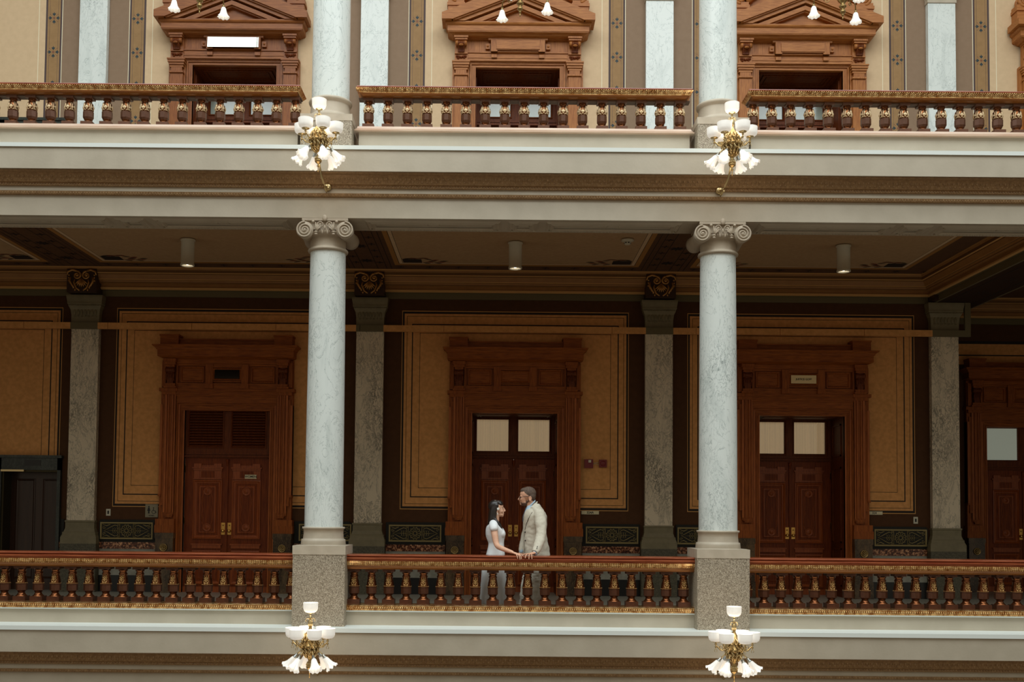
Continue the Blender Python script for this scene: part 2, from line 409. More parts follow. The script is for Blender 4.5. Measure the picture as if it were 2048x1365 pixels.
# cornice along the back wall, right beam and return
def cornice_prof():   # (inset from wall plane toward room, z)
    return [(0,5.9),(.36,5.9),(.36,5.875),(.33,5.85),(.33,5.80),(.30,5.79),(.30,5.775),(.24,5.70),(.24,5.685),(.22,5.68),(.20,5.655),(.20,5.64),(.12,5.63),(.12,5.575),(.14,5.57),(.14,5.545),(.10,5.53),(.04,5.53),(.04,5.42),(0,5.42)]
mat('umber_deep',(56,36,22),.8,spec=.2)
cp=cornice_prof()
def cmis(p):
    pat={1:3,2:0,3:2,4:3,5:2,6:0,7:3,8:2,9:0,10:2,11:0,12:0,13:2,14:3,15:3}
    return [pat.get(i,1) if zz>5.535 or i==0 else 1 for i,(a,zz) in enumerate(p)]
m=MB()
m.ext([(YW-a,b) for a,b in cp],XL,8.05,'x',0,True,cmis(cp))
o=m.build('trim_3',['cornice_paint','olive_paint','cornice_cove_shade','cornice_fillet_lit']); struct(o,'ochre moulded cornice at the top of the lower gallery wall','trim')
m=MB()
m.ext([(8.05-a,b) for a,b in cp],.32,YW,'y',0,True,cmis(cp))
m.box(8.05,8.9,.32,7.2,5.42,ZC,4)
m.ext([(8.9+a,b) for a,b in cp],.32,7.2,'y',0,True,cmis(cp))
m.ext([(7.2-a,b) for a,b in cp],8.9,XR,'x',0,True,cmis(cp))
for y in (1.2,2.2,3.2,4.2):
    for a in range(8):
        pts=[(8.47+.03*math.cos(a*PI/4),y+.03*math.sin(a*PI/4),5.418),(8.47+.14*math.cos(a*PI/4+.15),y+.14*math.sin(a*PI/4+.15),5.418),(8.47+.14*math.cos(a*PI/4-.15),y+.14*math.sin(a*PI/4-.15),5.418)]
        m.add(pts,[(0,1,2)],5)
for x in (8.2,8.74): m.box(x-.01,x+.01,.34,5.15,5.417,5.42,5)
o=m.build('trim_4',['cornice_paint','olive_paint','cornice_cove_shade','cornice_fillet_lit','umber_deep','dark_line']); struct(o,'dark ceiling beam with stepped ochre cornice above the right pilaster','trim')

# back wall, lower storey
m=MB(); y=YW
def holes_wall(m,x0,x1,y0,y1,z0,z1,holes,mi):
    """wall slab with rectangular holes from the floor up: holes = [(xa,xb,ztop)]"""
    cur=x0
    for xa,xb,zt in sorted(holes):
        m.box(cur,xa,y0,y1,z0,z1,mi); m.box(xa,xb,y0,y1,zt,z1,mi); cur=xb
    m.box(cur,x1,y0,y1,z0,z1,mi)
H=[(BX[0]-.80,BX[0]+.80,3.35),(BX[1]-.80,BX[1]+.80,3.35),(BX[2]-.80,BX[2]+.80,3.35),(-9.02,-7.99,2.2)]
holes_wall(m,XL,8.46,YW,YW+.2,0,ZC,H,0)
def wpan(x0,x1,z0,z1,mi,d):    # painted field split round nothing: thin plate
    m.quad(x0,x1,z0,z1,YW-d,mi)
def nested(xc,hw=0,zb=None):
    # painted borders are drawn only beside and over the portal so they never cross its opening
    Ls=[(2.09,1.545,5.21,2),(2.078,1.56,5.195,1),(2.045,1.60,5.155,3),(2.0,1.645,5.112,1),(1.992,1.653,5.104,3),
        (1.905,1.765,4.965,1),(1.885,1.785,4.945,3),(1.76,1.935,4.80,1),(1.752,1.943,4.792,3)]
    for k,(w,b,t,mi) in enumerate(Ls):
        d=.0015+.0008*k
        for s in (-1,1):
            a,bb=sorted((xc+s*w,xc+s*.9)); m.quad(a,bb,b,t,YW-d,mi)
        m.quad(xc-.9,xc+.9,3.4,t,YW-d,mi)
for xc in BX: nested(xc)
# left bay (beside the lift): borders run off to the left
xr=-8.0
for k,(dx,t,mi) in enumerate(((0,5.21,2),(.012,5.195,1),(.045,5.155,3),(.09,5.112,1),(.098,5.104,3),(.185,4.965,1),(.205,4.945,3),(.33,4.80,1),(.338,4.792,3))):
    m.quad(XL+1,xr-dx,2.3,t,YW-.0015-.0008*k,mi)
# baseboards: black stone, grey stone, red marble
o=m.build('wall_back',['umber_paint','dark_line','ochre_line','ochre_paint'])
struct(o,'ochre and umber painted back wall of the lower gallery','wall')
m=MB()
PE=[(PX[k]-.33,PX[k]+.33) for k in range(4)]
for a,b in ((-7.94,-7.87),(PE[0][1],BX[0]-1.25),(BX[0]+1.25,PE[1][0]),(PE[1][1],BX[1]-1.25),(BX[1]+1.25,PE[2][0]),(PE[2][1],BX[2]-1.25),(BX[2]+1.25,PE[3][0])):
    m.box(a,b,YW-.05,YW,0,.30,0); m.box(a,b,YW-.04,YW,.30,.78,1); m.box(a,b,YW-.05,YW,.78,.90,2); m.box(a,b,YW-.03,YW,.90,1.31,3)
o=m.build('baseboard_back',['black_stone','grey_stone','red_marble','wainscot_green'])
struct(o,'banded black, grey and red marble dado along the lower back wall','dado')
# return and recessed wall at the far right
m=MB(); m.box(8.30,8.46,YW+.2,7.2,0,ZC,0)
holes_wall(m,8.30,XR,7.2,7.4,0,ZC,[(10.7-.80,10.7+.80,3.35)],0)
for k,(zz0,zz1,mi) in enumerate(((5.02,5.08,1),(4.80,5.02,2),(4.775,4.80,1),(4.60,4.775,2))):
    m.quad(8.5,XR if zz0>4.5 else 9.6,zz0,zz1,7.198-.001*k,mi)
m.box(8.46,9.4,7.15,7.2,0,1.3,3)
o=m.build('wall_right',['umber_paint','dark_line','ochre_paint','wainscot_green']); struct(o,'dim recessed wall beyond the right pilaster','wall')
m=MB(); m.box(XL-.2,XL,-.3,7.6,0,ZC,0); o=m.build('wall_left',['umber_paint']); struct(o,'unseen end wall closing the gallery to light, far to the left','wall')  # out of view, added so no light enters the open gallery end
m=MB(); m.box(XR,XR+.2,-.3,7.6,0,ZC,0); o=m.build('wall_right',['umber_paint']); struct(o,'unseen end wall closing the gallery to light, far to the right','wall')  # likewise added out of view to stop light at this end

# back wall, upper storey
m=MB()
H=[(x-.80,x+.80,9.78) for x in BX+[BX[2]+BAY]]+[(-9.02,-7.99,F2+2.2)]
cur=XL
m2=[]
def holes_wall2(x0,x1,z0,z1,holes,mi):
    cur=x0
    for xa,xb,zt in sorted(holes):
        m.box(cur,xa,YW,YW+.2,z0,z1,mi); m.box(xa,xb,YW,YW+.2,zt,z1,mi); cur=xb
    m.box(cur,x1,YW,YW+.2,z0,z1,mi)
ZT=12.2
holes_wall2(XL,XR,F2,ZT,H,0)
def vstrip(x0,x1,mi,d): m.quad(min(x0,x1),max(x0,x1),F2+.9,ZT,YW-d,mi)
def flower(cx,cz,r,d):
    yy=YW-d
    for k in range(8):
        a=k*PI/4; big=(k%2==0)
        if big:
            for da,l in ((-.24,.82),(0,1.0),(.24,.82)):
                p=[(cx+r*.30*math.cos(a),cz+r*.30*math.sin(a)),(cx+r*.68*math.cos(a+da-.16),cz+r*.68*math.sin(a+da-.16)),(cx+r*l*math.cos(a+da),cz+r*l*math.sin(a+da)),(cx+r*.68*math.cos(a+da+.16),cz+r*.68*math.sin(a+da+.16))]
                m.add([(q[0],yy-.0003*abs(da),q[1]) for q in p],[(0,1,2,3)],5)
        else:
            for rr,s in ((.55,.06),(.8,.085)):
                pp=[(cx+r*rr*math.cos(a)+r*s*math.cos(t*PI/3),cz+r*rr*math.sin(a)+r*s*math.sin(t*PI/3)) for t in range(6)]
                m.add([(q[0],yy,q[1]) for q in pp],[tuple(range(6))],6)
    pp=[(cx+r*.20*math.cos(t*PI/5),cz+r*.20*math.sin(t*PI/5)) for t in range(10)]
    m.add([(q[0],yy-.001,q[1]) for q in pp],[tuple(range(10))],6)
for p in PX+[PX[3]+BAY]:
    for s in (-1,1):
        vstrip(p,p+s*.62,1,.001)
        vstrip(p+s*.62,p+s*.632,2,.0015); vstrip(p+s*.632,p+s*.665,3,.0015); vstrip(p+s*.665,p+s*.90,4,.0015); vstrip(p+s*.90,p+s*.935,3,.0015)
        vstrip(p+s*.70,p+s*.704,3,.0020); vstrip(p+s*.86,p+s*.864,3,.0020)
        vstrip(p+s*1.055,p+s*1.067,2,.0015)
        for k in range(6):
            flower(p+s*.782,8.07+.648*k+ (0),.118,.003)
o=m.build('wall_back',['cream_paint','taupe_paint','cream_line','plum_line','mustard_paint','teal_paint','rust_paint'])
struct(o,'cream upper back wall with stencilled mustard bands','wall')

# ============================================================ columns
def volute(m,cx,cz,y0,y1,r,sgn,mi=0):
    # bolster pinched in the middle, axis y
    pr=[]
    for i in range(9):
        u=i/8; yy=y0+(y1-y0)*u; rr=r*(.80+.20*(abs(2*u-1))**1.5); pr.append((rr,yy))
    m.lathe([(0,y0)]+pr+[(0,y1)],24,(cx,0,cz),mi,True,'y')
    for yy,d in ((y0,-1),(y1,1)):
        m.spiral((cx,cz),r*.97,r*.12,2.6,yy+d*.006,PI/2,sgn,.013,60,mi,6,r*.17)
def ionic_capital(m,z0,z1,rn):
    # z0 = astragal bottom, z1 = abacus top
    h=z1-z0
    m.lathe([(rn-.002,z0-.01),(rn+.028,z0+.0),(rn+.034,z0+.018),(rn+.026,z0+.036),(rn+.004,z0+.042),(rn,z0+.06),(rn+.002,z0+.17),(rn+.03,z0+.185),(rn+.06,z0+.21),(rn+.062,z0+.235),(rn+.04,z0+.255),(0,z0+.256)],40)
    for k in range(26):
        a=2*PI*k/26; m.sph(((rn+.05)*math.cos(a),(rn+.05)*math.sin(a),z0+.215),(.02,.02,.03),6,5)
    m.box(-.29,.29,-.27,.27,z0+.25,z1-.035)
    m.box(-.305,.305,-.305,.305,z1-.035,z1-.002)
    for s in (-1,1):
        volute(m,s*.265,z0+.235,-.31,.31,.112,-s)
        for yy,d in ((-.315,-1),(.315,1)):
            m.spiral((s*.055,z0+.305),.05,.01,1.6,yy,-PI/2,s,.008,26,0,6,.012)
            m.sph((s*.155,yy,z0+.345),(.02,.018,.02),8,6)
            for q in range(4):
                a=PI/2-s*(-.9+.32*q); m.tube([(s*.115,yy,z0+.22),(s*.115+.05*math.cos(a),yy,z0+.22+.06*math.sin(a)),(s*.115+.085*math.cos(a),yy,z0+.22+.12*math.sin(a))],[.009,.011,.004],6)
            for q in range(2): m.sph((s*.115,yy,z0+.21-.03*q),(.022,.014,.012),8,5)
    for yy in (-.318,.318):
        m.sph((0,yy,z1-.005),(.03,.016,.045),10,7); m.sph((0,yy,z0+.27),(.012,.012,.03),8,5)
        for k in range(9): m.sph((-.09+.0225*k,yy*.93,z0+.235),(.009,.012,.032),6,5)
    return m
def make_lower_column():
    r=empty('marble_column',(0,0,0))
    MB().box(-.34,.34,-.34,.34,0,.93).build('pedestal',['granite'],r)
    b=MB()
    b.box(-.345,.345,-.345,.345,.93,1.045)
    b.lathe([(.345,1.045),(.292,1.046),(.296,1.06),(.292,1.10),(.288,1.125),(.27,1.128),(.268,1.14),(.262,1.20),(.264,1.255),(.28,1.262),(.284,1.275),(.278,1.287),(.2,1.287)],48)
    b.build('base',['stone_paint'],r)
    s=MB(); pr=[(.254,1.285)]
    for i in range(1,13):
        u=i/12; pr.append((.254-.018*u**1.6,1.285+3.70*u))
    s.lathe(pr,56); s.build('shaft',['white_marble'],r)
    c=MB(); ionic_capital(c,4.975,5.372,.236); c.build('capital',['stone_paint'],r)
    return r
col=make_lower_column(); col.location=(CX[0],0,0)
tag(col,'white marble ionic column of the lower storey, left of the couple','column','lower storey marble columns')
c2=copy_tree(col,(CX[1],0,0)); tag(c2,'white marble ionic column of the lower storey, right of the couple','column')
def make_upper_column():
    r=empty('marble_column',(0,0,F2))
    MB().box(-.34,.34,-.34,.34,0,.405).build('pedestal',['granite'],r)
    b=MB()
    b.box(-.345,.345,-.345,.345,.405,.495)
    b.lathe([(.345,.495),(.295,.496),(.30,.51),(.30,.54),(.292,.555),(.276,.56),(.272,.58),(.262,.70),(.262,.72),(.285,.735),(.292,.755),(.285,.775),(.255,.782),(.2,.782)],48)
    b.build('base',['stone_paint'],r)
    s=MB(); pr=[(.254,.78)]
    for i in range(1,13):
        u=i/12; pr.append((.254-.018*u**1.6,.78+3.9*u))
    s.lathe(pr,56); s.build('shaft',['white_marble'],r)
    return r
uc=make_upper_column(); uc.location=(CX[0],0,F2)
tag(uc,'white marble column of the upper storey, behind the left chandelier','column','upper storey marble columns')
c2=copy_tree(uc,(CX[1],0,F2)); tag(c2,'white marble column of the upper storey, behind the right chandelier','column')

# ============================================================ pilasters
def make_pilaster():
    r=empty('marble_pilaster')
    s=MB(); s.box(-.25,.25,-.11,0,1.28,4.90,0); s.build('shaft',['grey_marble'],r)
    b=MB(); b.box(-.325,.325,-.19,0,0,.87)
    b.build('plinth',['granite_dark'],r)
    b=MB()
    pr=[(.325,.87),(.325,.98),(.30,1.04),(.30,1.075),(.285,1.08),(.262,1.15),(.262,1.25),(.272,1.262),(.272,1.29)]
    for (w0,z0),(w1,z1) in zip(pr[:-1],pr[1:]):
        for s in (-1,1):
            b.add([(s*w0,-w0+.14,z0),(s*w0,0,z0),(s*w1,0,z1),(s*w1,-w1+.14,z1)],[(0,1,2,3)],0)
        b.add([(-w0,-w0+.14,z0),(w0,-w0+.14,z0),(w1,-w1+.14,z1),(-w1,-w1+.14,z1)],[(0,1,2,3)],0)
    b.build('base',['stone_dark'],r)
    c=MB(); c.box(-.255,.255,-.12,0,4.88,4.96)
    pr=[(.255,4.96),(.256,5.05),(.27,5.15),(.30,5.215),(.30,5.235),(.315,5.25),(.315,5.29),(.33,5.38),(.33,5.41)]
    for (w0,z0),(w1,z1) in zip(pr[:-1],pr[1:]):
        for s in (-1,1):
            c.add([(s*w0,-w0+.135,z0),(s*w0,0,z0),(s*w1,0,z1),(s*w1,-w1+.135,z1)],[(0,1,2,3)],0)
        c.add([(-w0,-w0+.135,z0),(w0,-w0+.135,z0),(w1,-w1+.135,z1),(-w1,-w1+.135,z1)],[(0,1,2,3)],0)
    c.add([(-.33,-.195,5.41),(.33,-.195,5.41),(.33,0,5.41),(-.33,0,5.41)],[(0,1,2,3)],0)
    for k in range(21): c.sph((-.28+.028*k,-.168,5.225),(.011,.011,.013),6,4)
    for k in range(7):
        x=-.19+.0633*k; c.sph((x,-.135,5.10),(.022,.014,.055),8,6); c.spiral((x,5.03),.02,.005,1.2,-.125,0,1 if k%2 else -1,.006,12)
    c.build('capital',['stone_dark'],r)
    # gilded console above the capital, reaching up into the cornice
    g=MB(); g.box(-.27,.27,-.33,0,5.43,5.88,0)
    yy=-.34
    for s in (-1,1):
        g.spiral((s*.085,5.735),.075,.012,1.5,yy,PI/2,s,.022,40,1,7,.028)
        g.tube([(s*.085,yy,5.812),(s*.17,yy-.004,5.835),(s*.25,yy,5.80),(s*.262,yy,5.74)],[.022,.024,.02,.01],7,1)
        g.tube([(s*.20,yy,5.70),(s*.215,yy-.01,5.63),(s*.17,yy,5.56),(s*.13,yy-.005,5.50)],[.02,.024,.02,.012],7,1)
        g.tube([(s*.12,yy,5.66),(s*.135,yy-.01,5.60),(s*.09,yy,5.50),(s*.03,yy-.005,5.455)],[.014,.018,.016,.014],7,1)
        for q in range(5): g.sph((s*(.235-.03*q),yy,5.64-.042*q),(.016,.012,.024),7,5,1)
        for q in range(3): g.sph((s*.23,yy,5.74-.05*q),(.018,.014,.018),7,5,1)
    for k in range(7):
        a=-PI/2+(-3+k)*.28; g.tube([(0,yy,5.68),(.09*math.cos(a),yy-.01,5.68+.10*math.sin(a)),(.15*math.cos(a),yy,5.68+.16*math.sin(a))],[.008,.017,.008],6,1)
    g.build('console',['console_brown','console_gold'],r)
    return r
mat('stone_dark',(128,116,86),.55,c2=(116,104,76),scale=8)
mat('console_brown',(58,32,14),.45)
mat('console_gold',(186,134,72),.35,metal=.55)
pil=make_pilaster(); pil.location=(PX[0],YW-.01,0)
PL=['grey marble pilaster between the lift and the washroom doors','grey marble pilaster between the washroom doors and the middle double doors',
    'grey marble pilaster just right of the red alarm boxes','grey marble pilaster at the right end of the gallery wall']
tag(pil,PL[0],'pilaster','lower storey pilasters')
for k in (1,2,3):
    q=copy_tree(pil,(PX[k],YW-.01,0)); tag(q,PL[k],'pilaster')
def make_upper_pilaster():
    r=empty('marble_pilaster')
    MB().box(-.255,.255,-.11,0,.9,4.78).build('shaft',['white_marble'],r)
    MB().box(-.3,.3,-.16,0,0,.9).build('base',['stone_paint'],r)
    c=MB(); c.box(-.27,.27,-.13,0,4.78,4.86); c.box(-.275,.275,-.14,0,4.86,4.98); c.box(-.30,.30,-.16,0,4.98,5.03); c.sph((0,-.145,4.90),(.03,.015,.03),10,6)
    c.box(-.32,.32,-.2,0,5.03,5.2)
    c.build('capital',['stone_paint'],r); return r
up=make_upper_pilaster(); up.location=(PX[0],YW-.01,F2)
UL=['pale marble pilaster of the upper storey, leftmost of the four','pale marble pilaster of the upper storey, just right of the left column',
    'pale marble pilaster of the upper storey, just left of the right column','pale marble pilaster of the upper storey, rightmost of the four']
tag(up,UL[0],'pilaster','upper storey pilasters')
for k in (1,2,3): tag(copy_tree(up,(PX[k],YW-.01,F2)),UL[k],'pilaster')

# ============================================================ balustrades
def lower_baluster():
    r=empty('baluster')
    m=MB()
    m.box(-.082,.082,-.082,.082,.275,.335,1)
    m.lathe([(.074,.335),(.072,.340),(.060,.350),(.050,.362),(.044,.376),(.043,.385),(.052,.392),(.056,.40)],20,mi=0)
    m.lathe([(.052,.400),(.071,.412),(.071,.49),(.077,.495),(.077,.503),(.05,.503)],8,mi=1,sm=False,ph=PI/8)
    m.lathe([(.070,.502),(.062,.56),(.050,.625),(.054,.63),(.057,.64),(.048,.65),(.046,.668),(.056,.675),(.060,.686)],20,mi=0)
    m.lathe([(.06,.684),(.072,.70),(.078,.73)],4,mi=1,sm=False,ph=PI/4); m.box(-.078,.078,-.078,.078,.70,.732,1)
    m.build('body',['bronze','bronze_dark'],r)
    g=MB()
    for k in range(2):
        a0=k*PI-PI/2
        def pt(u,z,o=.003):
            rr=.070-(z-.502)*.165+o; return (rr*math.cos(a0+u),rr*math.sin(a0+u),z)
        g.tube([pt(0,.52),pt(0,.55),pt(0,.59)],[.003,.0045,.003],6); g.sph(pt(0,.60),(.008,.006,.008),6,4); g.tube([pt(0,.605),pt(.10,.618),pt(.02,.632)],[.003,.004,.003],5)
        for s in (-1,1):
            g.tube([pt(0,.52),pt(s*.35,.53),pt(s*.5,.55)],[.003,.004,.003],5)
            g.tube([pt(0,.545),pt(s*.25,.56),pt(s*.48,.585)],[.003,.004,.003],5)
            g.tube([pt(0,.57),pt(s*.2,.585),pt(s*.42,.612)],[.004,.005,.003],5)
            g.tube([pt(s*.25,.505),pt(s*.3,.52),pt(s*.28,.54)],[.005,.004,.003],5); g.sph(pt(s*.5,.555),(.006,.006,.006),6,4); g.sph(pt(s*.48,.592),(.006,.006,.006),6,4); g.sph(pt(s*.42,.617),(.006,.006,.006),6,4)
    for k in range(28):
        a=2*PI*k/28; g.sph((.0695*math.cos(a),.0695*math.sin(a),.508),(.004,.004,.005),5,3)
    g.build('gilded_leaf',['gold_light'],r)
    return r
def upper_baluster():
    r=empty('baluster')
    z=lambda v:(6.668-F2)+(v-6.668)*1.134
    m=MB()
    m.box(-.078,.078,-.078,.078,z(6.668),z(6.725),1)
    m.lathe([(.052,z(6.725)),(.047,z(6.735)),(.045,z(6.75)),(.056,z(6.757)),(.05,z(6.764)),(.058,z(6.772)),(.064,z(6.785))],20,mi=0)
    m.lathe([(.05,z(6.752)),(.070,z(6.785)),(.070,z(6.855)),(.05,z(6.866))],8,mi=1,sm=False,ph=PI/8)
    m.lathe([(.058,z(6.862)),(.062,z(6.90)),(.056,z(6.945)),(.044,z(6.972)),(.040,z(6.982)),(.050,z(6.99)),(.052,z(7.0)),(.046,z(7.004)),(.055,z(7.010))],20,mi=0)
    m.box(-.070,.070,-.070,.070,z(7.008),z(7.042),1)
    m.build('body',['bronze','drum_brown'],r)
    g=MB()
    for k in range(4):
        a0=k*PI/2-PI/2
        def pt(u,zz,o=.004):
            h=zz-6.862; rr=.060+.03*h if h<.05 else .0615-.2*(h-.05); return ((rr+o)*math.cos(a0+u),(rr+o)*math.sin(a0+u),z(zz))
        for q in range(-3,4):
            g.tube([pt(0,6.872),pt(q*.10,6.905,.010),pt(q*.17,6.945-.012*abs(q),.006)],[.003,.006,.003],5)
        for s in (-1,1):
            g.tube([pt(s*.70,6.868),pt(s*.62,6.90),pt(s*.58,6.94),pt(s*.66,6.962)],[.005,.007,.006,.004],6)
            g.tube([pt(s*.2,6.868),pt(s*.45,6.872),pt(s*.60,6.885)],[.004,.005,.003],5)
    g.build('gilded_shell',['gold_pale'],r)
    return r
def rail_parts(root,x0,x1,upper):
    z=(lambda v:v-F2) if upper else (lambda v:v)
    L=x1-x0
    def ringprof(name,pr,matl,closed_end):
        # symmetric moulding about the rail axis with mitred return ends
        m=MB()
        for (w0,z0),(w1,z1) in zip(pr[:-1],pr[1:]):
            e0=(w0-pr_ref) if closed_end else 0; e1=(w1-pr_ref) if closed_end else 0
            a=[(x0-e0,-w0,z(z0)),(x1+e0,-w0,z(z0)),(x1+e0,w0,z(z0)),(x0-e0,w0,z(z0))]
            b=[(x0-e1,-w1,z(z1)),(x1+e1,-w1,z(z1)),(x1+e1,w1,z(z1)),(x0-e1,w1,z(z1))]
            for i in range(4):
                j=(i+1)%4; m.add([a[i],a[j],b[j],b[i]],[(0,1,2,3)],0)
        for idx,fl in ((0,False),(-1,True)):
            w,zz=pr[idx]; e=(w-pr_ref) if closed_end else 0
            q=[(x0-e,-w,z(zz)),(x1+e,-w,z(zz)),(x1+e,w,z(zz)),(x0-e,w,z(zz))]
            m.add(q,[(3,2,1,0) if idx==0 else (0,1,2,3)],0)
        return m
    if upper:
        pr_ref=.17
        ringprof('c',[(.17,7.165),(.182,7.170),(.182,7.180),(.198,7.183),(.202,7.192),(.198,7.203),(.17,7.206)],0,True).build('handrail',['mahogany'],root)
        m=ringprof('b',[(.165,7.122),(.172,7.127),(.20,7.160),(.212,7.176),(.17,7.177)],0,True)
        x=x0-.02; q=0
        while x<x1+.02:
            if q%2==0:
                m.sph((x,-.187,z(7.151)),(.013,.013,.023),6,4)
                for s_ in (-1,1): m.tube([(x+s_*.004,-.180,z(7.130)),(x+s_*.017,-.190,z(7.146)),(x+s_*.019,-.203,z(7.164))],[.003,.005,.004],4)
            else: m.sph((x,-.182,z(7.143)),(.006,.010,.015),5,4)
            m.sph((x,-.207,z(7.170)),(.012,.010,.007),5,3); x+=.030; q+=1
        m.build('leaf_moulding',['gold'],root)
        ringprof('d',[(.10,7.092),(.128,7.095),(.131,7.100),(.137,7.102),(.143,7.110),(.155,7.118),(.165,7.123)],0,True).build('rail_body',['gilt_wood'],root)
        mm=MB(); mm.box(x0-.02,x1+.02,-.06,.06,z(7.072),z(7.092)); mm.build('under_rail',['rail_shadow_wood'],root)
        pr_ref=.15
        ringprof('e',[(.155,6.588),(.205,6.590),(.205,6.606),(.19,6.612),(.19,6.622),(.178,6.626),(.165,6.66),(.13,6.668)],0,True).build('bottom_rail',['mahogany_pale'],root)
        pr_ref=.15
        ringprof('f',[(.15,6.264),(.15,6.59)],0,True).build('plinth_board',['grey_paint'],root)
    else:
        pr_ref=.1
        ringprof('c',[(.165,.845),(.175,.85),(.178,.866),(.186,.872),(.188,.884),(.180,.89),(.165,.893),(.16,.898),(.168,.902),(.178,.908),(.180,.918),(.172,.926),(.14,.93)],0,False).build('handrail',['mahogany'],root)
        m=ringprof('b',[(.14,.785),(.155,.79),(.172,.825),(.178,.845)],0,False)
        x=x0+.012
        while x<x1:
            m.sph((x,-.172,z(.812)),(.0085,.010,.013),5,4); m.sph((x,-.160,z(.79)),(.009,.008,.006),5,3); m.sph((x,-.178,z(.835)),(.011,.008,.005),5,3); x+=.024
        m.build('bead_moulding',['gold'],root)
        ringprof('d',[(.095,.732),(.10,.735),(.112,.738),(.118,.755),(.135,.78),(.14,.785)],0,False).build('rail_body',['gilt_wood'],root)
        m=ringprof('e',[(.15,.192),(.158,.198),(.160,.206),(.152,.212),(.152,.245),(.160,.252),(.158,.262),(.13,.272),(.10,.275)],0,False)
        x=x0+.015
        while x<x1:
            m.sph((x,-.152,z(.229)),(.011,.012,.016),6,4); m.sph((x,-.160,z(.257)),(.008,.005,.005),5,3); m.sph((x,-.160,z(.202)),(.008,.005,.005),5,3); x+=.029
        m.build('bead_moulding',['gold'],root)
        MB().box(x0,x1,-.155,.155,.180,.194).build('fillet',['trim_paint'],root)
        MB().box(x0,x1,-.12,.12,0,.181).build('plinth_board',['grey_paint'],root)
mat('gilt_wood',(128,74,24),.34,metal=.35,c2=(156,96,38),scale=5,stretch=(.4,4,4))
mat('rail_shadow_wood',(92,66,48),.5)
mat('mahogany_pale',(196,160,134),.3,c2=(214,186,162),scale=4,stretch=(.4,4,4))
lb=lower_baluster(); ub=upper_baluster()
def balustrade(z,xs,x0,x1,proto,first,label,group,upper):
    r=empty('balustrade',((x0+x1)/2,0,z)); cx=(x0+x1)/2
    tag(r,label,'balustrade',group)
    rail_parts(r,x0-cx,x1-cx,upper)
    for k,x in enumerate(xs):
        if first and k==0:
            b=proto; b.parent=r; b.location=(x-cx,0,0)
        else:
            b=copy_tree(proto,(x-cx,0,0),r)
    return r
n=20; 
xsC=[-1.865+.2305*k for k in range(20)]
xsL=[-2.70-.2243*k for k in range(20)]; xsR=[3.36+.2243*k for k in range(20)]
balustrade(0,xsC,CX[0]+.34,CX[1]-.34,lb,True,'lower balustrade span in the middle, with the couple leaning on it','lower storey balustrades',False)
balustrade(0,xsL,-7.545+.34,CX[0]-.34,lb,False,'lower balustrade span left of the left pedestal','lower storey balustrades',False)
balustrade(0,xsR,CX[1]+.34,8.235-.34,lb,False,'lower balustrade span right of the right pedestal','lower storey balustrades',False)
xsC=[C0+.2637*(k-8) for k in range(17)]; xsL=[-2.76-.2555*k for k in range(18)]; xsR=[3.45+.2555*k for k in range(18)]
balustrade(F2,xsC,CX[0]+.41,CX[1]-.41,ub,True,'upper balustrade span in the middle, between the two chandeliers','upper storey balustrades',True)
balustrade(F2,xsL,-7.545+.41,CX[0]-.41,ub,False,'upper balustrade span left of the left chandelier','upper storey balustrades',True)
balustrade(F2,xsR,CX[1]+.41,8.235-.41,ub,False,'upper balustrade span right of the right chandelier','upper storey balustrades',True)
# ============================================================ portals (origin: wall plane, floor level; -y faces the court)
def moldx(m,pr,hw,ref,mi=0,caps=True):
    """moulding (out,z) running across a portal with mitred returns at both ends"""
    for (o0,z0),(o1,z1) in zip(pr[:-1],pr[1:]):
        w0=hw+o0-ref; w1=hw+o1-ref
        m.add([(-w0,-o0,z0),(w0,-o0,z0),(w1,-o1,z1),(-w1,-o1,z1)],[(0,1,2,3)],mi)
        for s in (-1,1): m.add([(s*w0,-o0,z0),(s*w0,0,z0),(s*w1,0,z1),(s*w1,-o1,z1)],[(0,1,2,3)],mi)
    for (o,z) in (pr[0],pr[-1]):
        w=hw+o-ref; m.add([(-w,-o,z),(w,-o,z),(w,0,z),(-w,0,z)],[(0,1,2,3)],mi)
    return m
def rosette(m,cx,y,cz,r,mi=0,n=8):
    m.lathe([(r,y+.01),(r,y-.008),(r*.86,y-.014),(r*.78,y-.006),(0,y-.004)],20,(cx,0,cz),mi,True,'y')
    for k in range(n):
        a=2*PI*k/n; m.sph((cx+r*.48*math.cos(a),y-.008,cz+r*.48*math.sin(a)),(r*.2,.008,r*.2),7,5,mi)
    m.sph((cx,y-.01,cz),(r*.22,.014,r*.22),8,6,mi)
